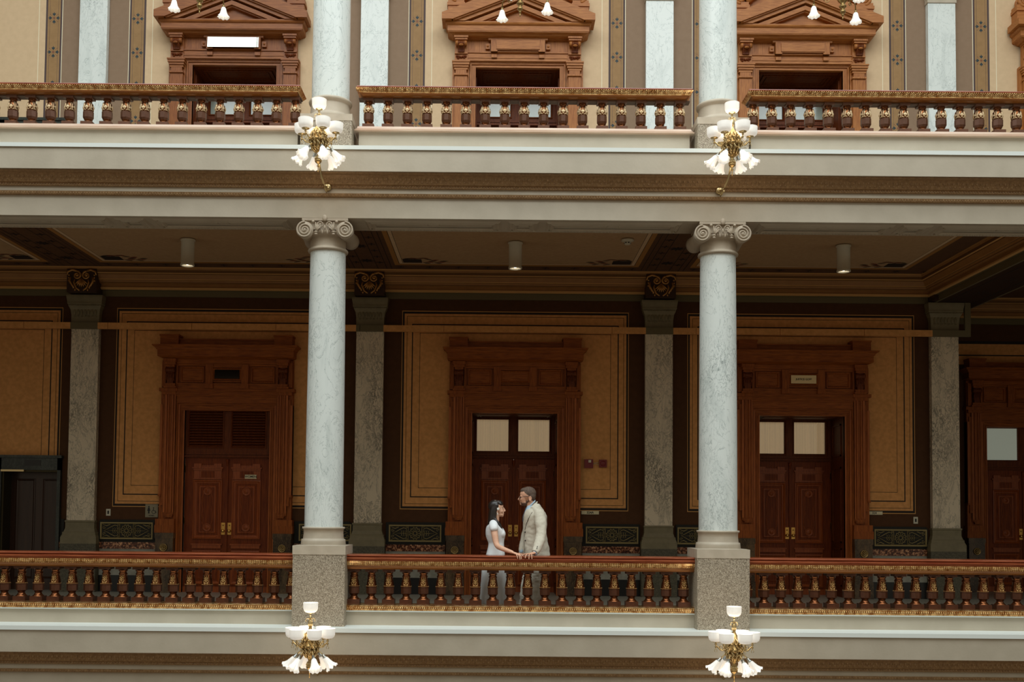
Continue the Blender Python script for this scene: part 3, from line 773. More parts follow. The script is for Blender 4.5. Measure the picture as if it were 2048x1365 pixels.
def leaf_mesh(w,h,flip,louver=False):
    """a panelled door leaf, x from 0 to w, front face at y=0"""
    m=MB(); t=.05
    m.box(0,w,0,t,0,h,0)
    a,b=.17,w-.10
    if flip: a,b=w-b,w-a
    cx=(a+b)/2
    # little entablature over the panel
    m.box(a-.01,b+.01,-.028,0,h-.225,h-.19,1); m.box(a-.03,b+.03,-.038,0,h-.19,h-.165,1)
    m.box(a,a+.14,-.03,0,h-.165,h-.10,1); m.box(b-.14,b,-.03,0,h-.165,h-.10,1); m.box(a+.14,b-.14,-.016,0,h-.165,h-.13,1)
    m.box(a,b,-.014,0,h-.37,h-.225,1); m.box(a+.13,b-.13,-.02,0,h-.355,h-.24,0)
    m.box(a-.01,b+.01,-.024,0,h-.39,h-.37,1)
    z1=h-.40; z0=.97
    m.pframe(a-.01,b+.01,z0,z1,[(0,0),(.0,-.022),(.02,-.03),(.04,-.012),(.055,-.012),(.075,.004),(.10,.004),(.115,-.014),(.135,-.014)],1,0)
    # shaped raised field with roundels
    fx0,fx1=a+.155,b-.155; cw=(fx1-fx0)/2
    for zc in (z0+.21,z1-.21):
        m.lathe([(.075,-.013),(.075,-.024),(.062,-.026),(.055,-.018),(.038,-.018),(.03,-.03),(0,-.034)],20,(cx,0,zc),1,True,'y')
    m.tube([(fx0,-.016,z0+.33),(fx0,-.016,(z0+z1)/2-.1),(fx0+.02,-.016,(z0+z1)/2),(fx0,-.016,(z0+z1)/2+.1),(fx0,-.016,z1-.33),(fx0+.03,-.016,z1-.25),(cx-.09,-.016,z1-.15),(cx,-.016,z1-.11),(cx+.09,-.016,z1-.15),(fx1-.03,-.016,z1-.25),(fx1,-.016,z1-.33),(fx1,-.016,(z0+z1)/2+.1),(fx1-.02,-.016,(z0+z1)/2),(fx1,-.016,(z0+z1)/2-.1),(fx1,-.016,z0+.33),(fx1-.03,-.016,z0+.25),(cx+.09,-.016,z0+.15),(cx,-.016,z0+.11),(cx-.09,-.016,z0+.15),(fx0+.03,-.016,z0+.25),(fx0,-.016,z0+.33)],.007,6,1)
    # lower part
    m.box(a-.03,b+.03,-.03,0,.86,.885,1); m.box(a-.01,b+.01,-.02,0,.80,.86,1)
    m.pframe(a-.01,b+.01,.14,.76,[(0,0),(0,-.02),(.02,-.028),(.04,-.012),(.06,.004),(.09,.004),(.11,-.014)],1,0)
    m.box(0,w,-.012,0,0,.10,1)
    return m
def lower_portal(name,loc,kind,recess=.75):
    r=empty(name,loc); D=recess
    m=MB()                                           # stone feet
    for s in (-1,1):
        a,b=sorted((s*.905,s*1.225)); m.box(a,b,-.21,0,0,1.08,0); m.box(a-.01,b+.01,-.22,0,.98,1.08,0); m.box(a-.01,b+.01,-.22,0,0,.30,0)
    m.build('plinth_block',['brown_marble'],r)
    m=MB()
    for s in (-1,1): rosette(m,s*1.07,-.225,.815,.072,0,8)
    m.build('rosette',['brass_dark'],r)
    m=MB()                                           # casing
    for s in (-1,1):
        def bx(x0,x1,y,z0,z1,mi=0):
            a,b=sorted((s*x0,s*x1)); m.box(a,b,-y,0,z0,z1,mi)
        bx(.895,1.25,.20,1.08,1.22); bx(.90,1.24,.19,1.22,1.33)
        bx(.90,1.205,.11,1.33,3.72); bx(.93,1.12,.135,1.40,3.66)
        bx(.95,1.08,.16,1.36,1.39); bx(.94,1.10,.17,1.39,1.42)
        for a,b,y in ((.930,.948,.15),(.972,.99,.155),(1.045,1.06,.155),(1.085,1.12,.15)): bx(a,b,y,1.45,3.60,2)
        bx(1.12,1.165,.135,1.62,3.52); bx(1.165,1.205,.15,1.78,3.42,2); bx(1.165,1.215,.16,1.74,1.78); bx(1.12,1.17,.15,1.58,1.62)
        bx(.905,1.235,.17,3.66,3.72); bx(.93,1.19,.155,3.60,3.66)
        # inner casing
        bx(.78,.90,.06,0,3.44); bx(.865,.90,.085,0,3.44,2); bx(.78,.80,.075,0,3.32,2); bx(.83,.84,.07,0,3.38)
    m.box(-.899,.899,-.0615,0,3.32,3.449,1); m.box(-.898,.898,-.0865,0,3.415,3.448,1); m.box(-.799,.799,-.0765,0,3.3205,3.34,1)
    m.box(-.929,.929,-.1115,0,3.45,3.58,1); m.box(-.93,.93,-.1315,0,3.575,3.60,1); m.box(-.931,.931,-.1515,0,3.60,3.63,1); m.box(-.93,.93,-.14,0,3.63,3.67,1); m.box(-.95,.95,-.165,0,3.67,3.695,1); m.box(-.95,.95,-.15,0,3.695,3.72,1)
    m.build('casing',['oak','oak_cross','oak_edge_lit'],r)
    m=MB()                                           # frieze with tablet
    m.box(-1.2,1.2,-.10,0,3.72,4.25,0)
    m.box(-.90,.90,-.14,0,3.72,3.80,1); m.box(-.92,.92,-.15,0,3.785,3.81,1); m.box(-.90,.90,-.14,0,4.13,4.17,1); m.box(-.92,.92,-.17,0,4.17,4.25,1)
    for s in (-1,1):
        a,b=sorted((s*.26,s*.39)); m.box(a,b,-.165,0,3.74,4.16,0)
        m.box(a-.01,b+.01,-.18,0,3.72,3.80,0)
        a,b=sorted((s*.43,s*.86)); m.pframe(a,b,3.83,4.12,[(0,-.10),(0,-.13),(.02,-.13),(.035,-.105)],0,1)
        a,b=sorted((s*.90,s*.93)); m.box(a,b,-.1485,0,3.72,4.2,0); a,b=sorted((s*1.12,s*1.19)); m.box(a,b,-.15,0,3.74,4.2,0)
    m.box(-.26,.26,-.15,0,4.10,4.13,1); m.box(-.26,.26,-.15,0,3.84,3.86,1)
    m.pframe(-.26,.26,3.87,4.09,[(0,-.10),(0,-.16),(.012,-.165),(.03,-.15)],0,1)
    m.build('frieze',['oak','oak_cross'],r)
    if kind=='louver':
        m=MB(); m.add([(-.225,-.172,3.90),(.225,-.172,3.90),(.225,-.160,4.06),(-.225,-.160,4.06),(-.225,-.15,3.90),(.225,-.15,3.90),(.225,-.15,4.06),(-.225,-.15,4.06)],[(0,1,2,3),(7,6,5,4),(0,4,5,1),(3,2,6,7),(0,3,7,4),(1,5,6,2)],0)
        m.build('glass_tablet',['dark_glass'],r)
    for s in (-1,1):
        m=MB(); x=s*1.025
        m.box(x-.115,x+.115,-.25,-.10,4.19,4.25,0); m.box(x-.10,x+.10,-.235,-.10,4.14,4.19,0); m.box(x-.08,x+.08,-.21,-.10,4.10,4.14,0)
        m.box(x-.055,x+.055,-.20,-.10,3.80,4.10,1)
        m.lathe([(0,-.085),(.045,-.085),(.05,-.06),(.035,0),(.05,.06),(.045,.085),(0,.085)],16,(x,-.19,4.045),1,True,'x')
        m.lathe([(0,-.07),(.03,-.07),(.022,0),(.03,.07),(0,.07)],14,(x,-.175,3.87),1,True,'x')
        for k in range(5): m.sph((x-.04+.02*k,-.205,3.96-.02*(k%2)),(.012,.012,.05),6,5,1)
        for k in (-1,1): m.tube([(x+k*.06,-.20,4.0),(x+k*.065,-.21,3.94),(x+k*.055,-.19,3.86)],[.014,.016,.01],6,1)
        m.box(x-.09,x+.09,-.20,-.10,3.745,3.80,0); m.box(x-.11,x+.11,-.215,-.10,3.72,3.75,0)
        m.build('corbel',['oak','oak_dark'],r)
    m=MB()
    moldx(m,[(.14,4.235),(.20,4.25),(.24,4.26),(.285,4.28),(.30,4.285),(.30,4.40),(.315,4.405),(.325,4.425),(.345,4.45),(.36,4.455),(.38,4.475),(.38,4.49)],1.22,.285,0)
    m.build('cornice',['oak_cross'],r)
    m=MB()
    for s in (-1,1):
        a,b=sorted((s*.87,s*1.20)); m.box(a,b,-.26,0,4.49,4.68,0); m.box(a-.012,b+.012,-.27,0,4.66,4.69,0)
    m.box(-.87,.87,-.16,0,4.49,4.62,0); m.box(-.87,.87,-.18,0,4.60,4.625,0)
    m.build('attic',['oak_cross'],r)
    # reveal
    if D>.1:
        m=MB()
        for s in (-1,1):
            a,b=sorted((s*.78,s*.86)); m.box(a,b,0,D+.1,0,3.38,0)
            for z0,z1 in ((.2,.9),(1.0,2.4),(2.6,3.2)):
                x=s*.779
                m.add([(x,.14,z0),(x,D-.12,z0),(x,D-.12,z1),(x,.14,z1)],[(0,1,2,3)],0)
                for q in ((.14,.17),(D-.15,D-.12)):
                    a2,b2=sorted((s*.765,s*.78)); m.box(a2,b2,q[0],q[1],z0,z1,0)
                for q in (z0,z1-.03): a2,b2=sorted((s*.765,s*.78)); m.box(a2,b2,.14,D-.12,q,q+.03,0)
        m.box(-.86,.86,0,D+.1,3.32,3.40,1)
        for z_,(i0,i1) in ((3.31,(.08,.11)),(3.305,(.14,.16))):
            m.box(-.78+i0,.78-i0,i0,i1,z_,3.32,1); m.box(-.78+i0,.78-i0,D-i1,D-i0,z_,3.32,1)
            m.box(-.7798+i0,-.78+i1,i0+.0005,D-i0-.0005,z_+.0006,3.32,1); m.box(.78-i1,.7798-i0,i0+.0005,D-i0-.0005,z_+.0006,3.32,1)
        m.build('reveal',['oak_dark','oak_dark'],r)
    # transom
    y=D; tb=2.45 if D<.5 else 2.52
    m=MB()
    zt0,zt1=(2.66,3.31) if D<.5 else (2.67,3.28)
    m.box(-.78,.78,y-.02,y+.06,tb,zt0-.03,0); m.box(-.78,.78,y-.05,y,tb+.02,tb+.045,1); m.box(-.78,.78,y-.035,y,tb+.07,tb+.10,1)
    m.box(-.78,.78,y-.02,y+.06,zt1+.02,3.36,0)
    if kind!='frosted':
        for a,b in ((-.78,-.71),(-.10,.08),(.68,.78)): m.box(a,b,y-.02,y+.06,zt0-.03,zt1+.02,0)
        PN=((-.71,-.10),(.08,.68))
    else:
        for a,b in ((-.80,-.765),(-.10,.08),(.765,.80)): m.box(a,b,y-.02,y+.06,zt0-.03,zt1+.02,0)
        PN=((-.765,-.10),(.08,.765))
    for a,b in PN: m.pframe(a-.03,b+.03,zt0-.03,zt1+.03,[(0,y-.02),(0,y-.035),(.015,y-.04),(.03,y-.02),(.035,y+.02)],1)
    tw=m.build('transom',['oak_dark','oak_dark'],r)
    for a,b in PN:
        if kind=='louver':
            m=MB(); m.box(a,b,y+.05,y+.06,zt0,zt1,1)
            n=13
            for k in range(n):
                z=zt0+(zt1-zt0)*(k+.5)/n
                m.add([(a,y-.01,z-.022),(b,y-.01,z-.022),(b,y+.045,z+.022),(a,y+.045,z+.022),(a,y-.01,z-.012),(b,y-.01,z-.012),(b,y+.045,z+.032),(a,y+.045,z+.032)],[(0,1,2,3),(7,6,5,4),(0,4,5,1)],0)
            m.build('louver',['oak_dark','black'],tw)
        else:
            MB().box(a,b,y+.015,y+.02,zt0,zt1,0).build('pane',['clear_glass' if kind=='curtain' else 'frosted_glass'],tw)
            if kind=='curtain':
                m=MB(); n=72; vs=[];fs=[]
                random.seed(int(a*50)+5)
                for k in range(n+1):
                    x=a+(b-a)*k/n; yy=y+.05+.009*math.sin(k*1.9+random.random()*1.2); vs+=[(x,yy,zt0),(x,yy,zt1)]
                for k in range(n): fs.append((2*k,2*k+2,2*k+3,2*k+1))
                m.add(vs,fs,0,False); m.build('curtain',['curtain_glow'],tw)
    # leaves
    hL=tb
    for s in (-1,1):
        lf=leaf_mesh(.775,hL,s>0).build('door_leaf',['oak_door','door_moulding_lit'],r,(-.778 if s<0 else .003,y,0))
        k=MB(); kx=.775-.055 if s<0 else .055
        k.box(kx-.035,kx+.035,-.012,0,1.05,1.27,0)
        k.lathe([(0,-.06),(.02,-.058),(.03,-.045),(.022,-.028),(.01,-.02),(.012,0)],14,(kx,0,1.12),0,True,'y'); k.cyl((kx,0,1.22),.013,-.02,0,12,0,'y')
        k.build('handle',['brass_yellow'],lf)
        for zz in (.45,1.3,2.25):
            h=MB(); hx=.006 if s<0 else .769
            h.cyl((hx,-.012,0),.011,zz-.06,zz+.06,10,0); h.sph((hx,-.012,zz+.065),.013,8,5); h.build('hinge',['brass_dark'],lf)
    MB().box(-.02,.02,y-.025,y,0,hL-.02,0).lathe([(0,hL-.16),(.018,hL-.15),(.03,hL-.06),(.035,hL-.02),(0,hL-.02)],8,(0,y-.01,0)).build('meeting_post',['oak_door'],r)
    return r
mat('oak_door',(94,36,8),.45,spec=.2,c2=(132,60,18),scale=8,stretch=(5,5,.5),lo=.3,hi=.72)
mat('curtain_glow',(214,204,176),.9,c2=(168,154,124),scale=10,stretch=(14,1,.05),emit=(226,200,164),estr=.34)  # weak emission stands in for light from the room behind
d=lower_portal('door_1',(BX[0],YW,0),'louver',.02); struct(d,'carved oak doorway with louvred transom and double doors','door')
d=lower_portal('door_2',(BX[1],YW,0),'curtain'); struct(d,'carved oak doorway with curtained transom behind the couple','door')
d=lower_portal('door_3',(BX[2],YW,0),'curtain'); struct(d,'carved oak doorway with curtained transom under the cream name plate','door')
d=lower_portal('door_4',(10.7,7.2,0),'frosted',.06); struct(d,'dim oak doorway with a frosted transom pane at the far right','door')
# lift entrances
def lift(name,z,label):
    r=empty(name,(-8.5,YW,z))
    m=MB()
    m.box(.50,.56,-.08,.0,0,2.46,0); m.box(-.9,-.52,-.08,0,0,2.46,0); m.box(-.9,.56,-.08,0,2.2,2.46,0); m.box(-.9,.585,-.11,0,2.42,2.47,0)
    m.box(-.10,.20,-.085,-.08,2.28,2.38,1)
    m.build('stone_surround',['dark_marble','black_stone'],r)
    m=MB(); m.box(-.53,-.49,-.03,.3,0,2.2,0); m.box(.485,.52,-.03,.3,0,2.2,0); m.box(-.53,.52,-.03,.3,2.17,2.21,0)
    m.build('metal_frame',['brass_dark2'],r)
    m=MB(); m.box(-.49,.49,.28,.32,0,2.18,0); m.pframe(-.40,-.04,.2,2.05,[(0,.28),(0,.27),(.02,.265),(.04,.278)],0,0); m.pframe(.10,.42,.2,2.05,[(0,.28),(0,.27),(.02,.265),(.04,.278)],0,0)
    m.build('lift_door',['lift_brown'],r)
    m=MB(); m.box(-.52,-.10,-.10,-.03,2.17,2.205,0); m.build('lintel_bar',['brass'],r)
    struct(r,label,'lift door')
mat('brass_dark2',(70,60,36),.4,metal=.6); mat('lift_brown',(48,26,14),.25,c2=(58,34,20),scale=4,stretch=(4,4,.4))
lift('door_5',0,'dark stone lift entrance at the far left of the lower gallery')
lift('door_6',F2,'dark stone lift entrance at the far left of the upper gallery')

# upper portals
def upper_portal(name,loc,tablet,OA='oak_lit',OC='oak_lit_cross'):
    r=empty(name,loc); D=.75
    m=MB()
    for s in (-1,1):
        def bx(x0,x1,y,z0,z1,mi=0):
            a,b=sorted((s*x0,s*x1)); m.box(a,b,-y,0,z0,z1,mi)
        bx(.90,1.21,.10,0,3.60); bx(.935,1.165,.16,0,3.33); bx(.95,1.15,.165,3.33,3.45)
        bx(.92,1.18,.19,3.31,3.34)
        bx(.78,.89,.06,0,3.56); bx(.86,.89,.085,0,3.56); bx(.78,.80,.075,0,3.50); bx(.82,.835,.07,0,3.52)
    m.box(-.889,.889,-.0615,0,3.501,3.58,1); m.box(-.888,.888,-.0865,0,3.555,3.585,1); m.box(-.799,.799,-.0765,0,3.5005,3.515,1)
    m.build('casing',[OA,OC],r)
    for s in (-1,1):
        m=MB(); x=s*1.05
        for w,z0,z1,y in ((.125,3.42,3.46,.17),(.14,3.46,3.50,.19),(.155,3.50,3.545,.21),(.165,3.545,3.57,.225)): m.box(x-w,x+w,-y,-.06,z0,z1,0)
        m.build('capital',[OC],r)
        m=MB()
        m.box(x-.12,x+.12,-.15,-.06,3.57,4.05,0); m.box(x-.13,x+.13,-.27,-.06,3.985,4.02,0); m.box(x-.115,x+.115,-.25,-.06,3.95,3.985,0)
        m.box(x-.06,x+.06,-.21,-.1,3.74,3.95,1)
        m.lathe([(0,-.105),(.042,-.105),(.048,-.07),(.034,0),(.048,.07),(.042,.105),(0,.105)],18,(x,-.215,3.895),0,True,'x')
        for k in range(5): m.tube([(x-.05+.025*k,-.262,3.925),(x-.05+.025*k,-.255,3.87),(x-.05+.025*k,-.222,3.81),(x-.05+.025*k,-.21,3.75)],[.009,.012,.011,.006],6,1)
        m.sph((x,-.26,3.845),(.045,.03,.022),10,6,0)
        m.box(x-.115,x+.115,-.18,-.1,3.715,3.74,0)
        for k in range(-2,3): m.sph((x+k*.038,-.165,3.655+.008*abs(k)),(.028,.02,.022),7,5,1)
        for k in (-1,1): m.spiral((x+k*.06,3.655),.03,.008,1.3,-.165,0,k,.009,16,1)
        m.build('corbel',[OA,'oak_dark'],r)
    m=MB()
    m.box(-.93,.93,-.10,0,3.58,4.05,0); m.box(-.93,.93,-.135,0,3.60,3.65,1); m.box(-.93,.93,-.145,0,3.65,3.67,1); m.box(-.93,.93,-.12,0,3.68,3.76,1); m.box(-.93,.93,-.14,0,3.75,3.77,1)
    m.box(-.93,.93,-.15,0,4.0,4.05,1)
    m.box(-.55,.55,-.19,-.1,3.975,4.03,1)
    for s in (-1,1):
        x=s*.44; m.box(x-.06,x+.06,-.20,-.1,3.755,3.985,0); m.box(x-.05,x+.05,-.17,-.1,3.65,3.71,0)
        x=s*.56; m.box(x-.04,x+.04,-.15,-.1,3.82,3.92,0); m.sph((x,-.155,3.87),.02,8,6)
    m.box(-.50,.50,-.17,-.1,3.755,3.775,1)
    m.build('frieze',[OA,OC],r)
    if tablet=='glass':
        m=MB(); 
        m.add([(-.47,-.235,3.775),(.47,-.235,3.775),(.47,-.222,3.965),(-.47,-.222,3.965),(-.47,-.225,3.775),(.47,-.225,3.775),(.47,-.212,3.965),(-.47,-.212,3.965)],[(0,1,2,3),(7,6,5,4),(0,4,5,1),(3,2,6,7),(0,3,7,4),(1,5,6,2)],0)
        m.build('glass_tablet',['mirror_glass'],r)
    else:
        m=MB(); m.box(-.40,.40,-.215,-.15,3.795,3.955,0); m.box(-.40,.40,-.19,-.15,3.955,3.975,1); m.box(-.40,.40,-.19,-.15,3.775,3.795,1); m.box(-.40,.40,-.2005,-.15,3.78,3.97,0); m.build('tablet',[OC,'oak_dark'],r)
    m=MB(); moldx(m,[(.20,4.015),(.25,4.025),(.27,4.04),(.33,4.06),(.33,4.07),(.34,4.075),(.34,4.17),(.35,4.175),(.37,4.19),(.38,4.215),(.38,4.235)],1.30,.34,0); m.build('cornice',[OC],r)
    # raking pediment
    m=MB(); zb=4.235; sl=.40
    def chev(xo,xi,y,dz=0,mi=0,ex=None):
        pts=[(-xo,zb+dz),(0,zb+dz+sl*xo),(xo,zb+dz),(xi,zb+dz),(0,zb+dz+sl*xi),(-xi,zb+dz)]
        if ex: pts=[(-xo,zb),(-xo,zb+ex),(0,zb+ex+sl*xo),(xo,zb+ex),(xo,zb),(xi,zb),(0,zb+sl*xi),(-xi,zb)]
        m.add([(p[0],-y,p[1]) for p in pts]+[(p[0],-.05,p[1]) for p in pts],[],mi)
        n=len(pts); o=len(m.v)-2*n
        h=n//2
        # two halves as quads
        if ex:
            F=[(0,1,2,6,7),(2,3,4,5,6)]
        else: F=[(0,1,4,5),(1,2,3,4)]
        for f in F: m.f.append(tuple(o+i for i in f)[::-1]); m.mi.append(mi); m.sm.append(False)
        for i in range(n):
            j=(i+1)%n; m.f.append((o+i,o+j,o+j+n,o+i+n)); m.mi.append(mi); m.sm.append(False)
    chev(1.40,1.20,.47,0,0,.12); chev(1.22,1.14,.44); chev(1.15,.98,.40); chev(1.0,.86,.27); chev(.88,.68,.37); chev(.70,.62,.33)
    m.add([(-.70,-.25,zb-.01),(.70,-.25,zb-.01),(0,-.25,zb+.27)],[(0,1,2)],1)
    m.build('pediment',[OC,OC],r)
    m=MB()
    for s in (-1,1):
        a,b=sorted((s*1.0,s*1.30)); m.box(a,b,-.22,0,4.23,4.72,0); m.box(a-.015,b+.015,-.24,0,4.60,4.66,0)
        m.spiral((s*1.15,4.80),.11,.02,1.6,-.2,-PI/2,s,.035,40,0,8,.04); m.spiral((s*1.15,4.80),.11,.02,1.6,-.08,-PI/2,s,.035,40,0,8,.04)
        m.cyl((s*1.15,0,4.80),.09,-.20,-.05,18,0,'y')
        m.tube([(s*1.02,-.16,4.74),(s*.9,-.16,4.86),(s*.7,-.14,4.98),(s*.45,-.12,5.1)],[.07,.06,.06,.05],8,0)
    m.box(-1.0,1.0,-.08,0,4.23,5.0,0)
    m.build('acroterion',[OC],r)
    m=MB()
    for s in (-1,1):
        a,b=sorted((s*.78,s*.86)); m.box(a,b,0,D+.1,0,3.56,0)
        for q in ((.14,.17),(D-.15,D-.12)):
            a2,b2=sorted((s*.765,s*.78)); m.box(a2,b2,q[0],q[1],2.0,3.4,0)
    m.box(-.86,.86,0,D+.1,3.50,3.58,1)
    for z_,(i0,i1) in ((3.485,(.06,.10)),(3.475,(.14,.18)),(3.485,(.22,.24))):
        m.box(-.78+i0,.78-i0,i0,i1,z_,3.50,1); m.box(-.78+i0,.78-i0,D-i1,D-i0,z_,3.50,1)
        m.box(-.7798+i0,-.78+i1,i0+.0005,D-i0-.0005,z_+.0006,3.50,1); m.box(.78-i1,.7798-i0,i0+.0005,D-i0-.0005,z_+.0006,3.50,1)
    m.build('reveal',['oak_dark','oak_dark'],r)
    y=D; m=MB()
    m.box(-.78,.78,y-.02,y+.06,2.66,2.88,0); m.box(-.78,.78,y-.07,y,2.70,2.74,1); m.box(-.78,.78,y-.05,y,2.76,2.79,1)
    m.box(-.78,.78,y-.02,y+.06,3.42,3.54,0)
    for a,b in ((-.78,-.66),(-.12,.12),(.66,.78)): m.box(a,b,y-.02,y+.06,2.88,3.42,0)
    for a,b in ((-.66,-.12),(.12,.66)): m.pframe(a-.03,b+.03,2.85,3.45,[(0,y-.02),(0,y-.035),(.015,y-.04),(.03,y-.02),(.035,y+.02)],1)
    tw=m.build('transom',['oak_dark','oak_dark'],r)
    for a,b in ((-.66,-.12),(.12,.66)): MB().box(a,b,y+.01,y+.02,2.88,3.42,0).build('pane',['glass_sky_tone'],tw)
    for s in (-1,1):
        lf=leaf_mesh(.775,2.66,s>0).build('door_leaf',['oak_door2','oak_door2'],r,(-.778 if s<0 else .003,y,0))
    MB().box(-.02,.02,y-.03,y,0,2.64,0).lathe([(0,2.50),(.02,2.52),(.035,2.62),(.04,2.66),(0,2.66)],8,(0,y-.02,0)).build('meeting_post',['oak_door2'],r)
    return r
mat('oak_door2',(120,56,16),.38,spec=.35,c2=(156,82,28),scale=8,stretch=(5,5,.5),lo=.3,hi=.72)
mat('glass_sky_tone',(150,160,150),.12,c2=(178,186,172),scale=1.2,spec=.9)  # diffuse pale tone stands in for sky reflected in the panes
mat('pale_mirror',(236,240,232),.08,spec=.9,c2=(222,230,222),scale=5)
for k,(x,t,l) in enumerate(((BX[0],'glass','upper oak doorway with pediment and a pale glass tablet'),(BX[1],'wood','upper oak doorway with pediment in the middle bay'),(BX[2],'wood','upper oak doorway with pediment right of the right column'),(BX[2]+BAY,'wood','upper oak doorway cut off by the right edge of the photo'))):
    struct(upper_portal('door_%d'%(7+k),(x,YW,F2),t,*(('oak_half_lit','oak_half_lit_cross') if k==0 else ('oak_lit','oak_lit_cross'))),l,'door')

# ============================================================ wainscot ornament panels
def ornament_panel():
    m=MB()
    m.box(-.525,.525,-.02,0,.935,1.285,0)
    m.pframe(-.50,.50,.955,1.262,[(0,-.02),(0,-.034),(.022,-.034),(.03,-.022)],1)
    y=-.026; zc=1.108
    for r0,t in ((.10,.006),(.035,.008)):
        m.tube([(r0*math.cos(a*PI/12),y,zc+r0*math.sin(a*PI/12)) for a in range(25)],t,6,1,False)
    for k in range(12):
        a=k*PI/6; m.tube([(.04*math.cos(a),y,zc+.04*math.sin(a)),(.075*math.cos(a),y,zc+.075*math.sin(a)),(.09*math.cos(a),y,zc+.09*math.sin(a))],[.004,.008,.004],6,1)
        m.sph((.112*math.cos(a+.26),y,zc+.112*math.sin(a+.26)),(.009,.006,.009),6,4,1)
    for s in (-1,1):
        m.tube([(s*.13,y,zc-.14),(s*.13,y,zc+.14)],.006,6,1)
        pts=[(.43,0),(.36,.03),(.29,.07),(.22,.10),(.17,.085),(.155,.04),(.155,0)]
        for q in (-1,1): m.tube([(s*a,y,zc+q*b) for a,b in pts],[.004,.006,.008,.008,.007,.006,.005],6,1)
        m.tube([(s*.16,y,zc),(s*.36,y,zc)],[.006,.003],6,1)
        for q in (-1,1):
            for u in (.19,.23,.27): m.tube([(s*u,y,zc),(s*(u-.02),y,zc+q*.035),(s*(u+.005),y,zc+q*.055)],[.005,.006,.003],5,1)
            m.tube([(s*.45,y,zc+q*.11),(s*.38,y,zc+q*.085),(s*.31,y,zc+q*.115),(s*.36,y,zc+q*.12)],[.006,.010,.006,.003],6,1)
            m.spiral((s*.43,zc+q*.06),.03,.006,1.2,y,0,s*q,.006,16,1)
            m.spiral((s*.16,zc+q*.115),.022,.005,1.2,y,0,s*q,.005,14,1)
            m.sph((s*.45,y,zc+q*.125),(.010,.006,.010),6,4,1)
    return m.build('ornamental_panel',['wainscot_green','wainscot_gold'])
op=ornament_panel()
sp=[(BX[0]-1.80,'gilt scrollwork dado panel under the restroom sign'),(BX[0]+1.82,'gilt scrollwork dado panel partly hidden behind the left column'),
    (BX[1]-1.80,'gilt scrollwork dado panel left of the middle doorway'),(BX[1]+1.79,'gilt scrollwork dado panel under the red alarm boxes'),
    (BX[2]-1.80,'gilt scrollwork dado panel just left of the right column'),(BX[2]+1.79,'gilt scrollwork dado panel near the right wall switch')]
for k,(x,l) in enumerate(sp):
    o=op if k==0 else op.copy()
    if k: COL.objects.link(o)
    o.location=(x,YW-.031,0); o.scale=(.955,1,1); tag(o,l,'wall panel','scrollwork dado panels')

# ============================================================ wall services
mat('sign_gilt',(232,204,150),.45,spec=.5)
mat('sign_grey',(140,130,104),.5)
def raceway():
    r=empty('cable_raceway',(0,YW,0))
    segs=[-10.4]; x=-8.64
    while x<8.3: segs.append(x); x+=1.535
    segs=[s for s in segs if s<8.1]+[8.66]
    for a,b in zip(segs[:-1],segs[1:]):
        cuts=[a]+[c for p in PX for c in (p-.25,p+.25) if a<c<b]+[b]
        m=MB()
        for c0,c1 in zip(cuts[:-1],cuts[1:]):
            mid=(c0+c1)/2; on=any(abs(mid-p)<.25 for p in PX) or mid>8.4
            m.box(c0+(.004 if c0==a else 0),c1-(.004 if c1==b else 0),-.185,-.131,4.79,4.905,1 if on else 0)
        m.build('duct_segment',['ochre_paint','olive_paint'],r)
    m=MB(); m.box(8.555,8.66,-.185,-.131,4.905,5.415,0); m.build('riser',['olive_paint'],r)
    tag(r,'long ochre cable raceway running across the lower back wall above the doorways','raceway'); return r
raceway()
def alarm():
    r=empty('fire_alarm_strobe',(1.705,YW-.006,2.41))
    MB().box(-.08,.08,-.06,0,-.08,.08,0).build('housing',['red_plastic'],r)
    m=MB(); m.box(-.008,.04,-.075,-.06,.02,.066,0); m.build('strobe_lens',['white_metal'],r)
    tag(r,'red fire alarm box with a small white strobe, left of the pair','fire alarm')
    r=empty('fire_alarm_bell_box',(1.965,YW-.006,2.415))
    m=MB(); m.box(-.07,.07,-.055,0,-.07,.07,0); m.sph((0,-.055,0),(.05,.014,.05),16,8,0); m.build('housing',['red_plastic'],r)
    tag(r,'plain red fire alarm box, right of the pair','fire alarm')
    m=MB(); m.tube([(.075,-.01,.01),(.14,-.01,.02),(.20,-.01,.03)],.004,6); m.tube([(.075,-.01,-.005),(.14,-.01,0),(.20,-.01,-.02)],.004,6)
    o=m.build('alarm_wire',['sign_ivory'],None,(1.705,YW-.006,2.41)); tag(o,'thin pale wires joining the two red alarm boxes','wire')
alarm()
def sign(name,x,z,w,h,txt,size,label,matl='sign_ivory',y=YW-.008,depth=.006,cat='sign'):
    r=empty(name,(x,y,z)); MB().box(-w/2,w/2,-depth,0,-h/2,h/2,0).build('plate',[matl],r)
    if txt: text(txt,size,(0,-depth-.0015,0),r)
    tag(r,label,cat); return r
sign('room_number_sign',1.739,1.515,.32,.062,'324A',.06,'small ivory room number plate reading 324A below the red alarm boxes')
sign('room_number_sign',6.935,1.555,.30,.06,'324',.055,'small ivory room number plate right of the right doorway')
sign('name_plate',BX[2]+.0,3.98,.46,.15,'JUSTICE GOFF',.046,'ivory name plate in black capitals above the right doorway','sign_gilt',YW-.172)
sign('door_sign',BX[0]+.435,2.115,.215,.072,'WOMEN',.055,'small ivory plate reading WOMEN on the left double doors','sign_ivory',YW-.012)
r=sign('restroom_sign',BX[0]-1.365,1.475,.23,.235,None,0,'square grey restroom sign with black figure and wheelchair symbols','sign_grey')
m=MB(); yy=-.0085
m.sph((-.05,yy,.075),(.013,.002,.013),12,6); m.ext([(-.062,.06),(-.038,.06),(-.022,.0),(-.038,-.005),(-.036,-.05),(-.064,-.05),(-.062,-.005),(-.078,.0)],yy-.001,yy+.001,'y')
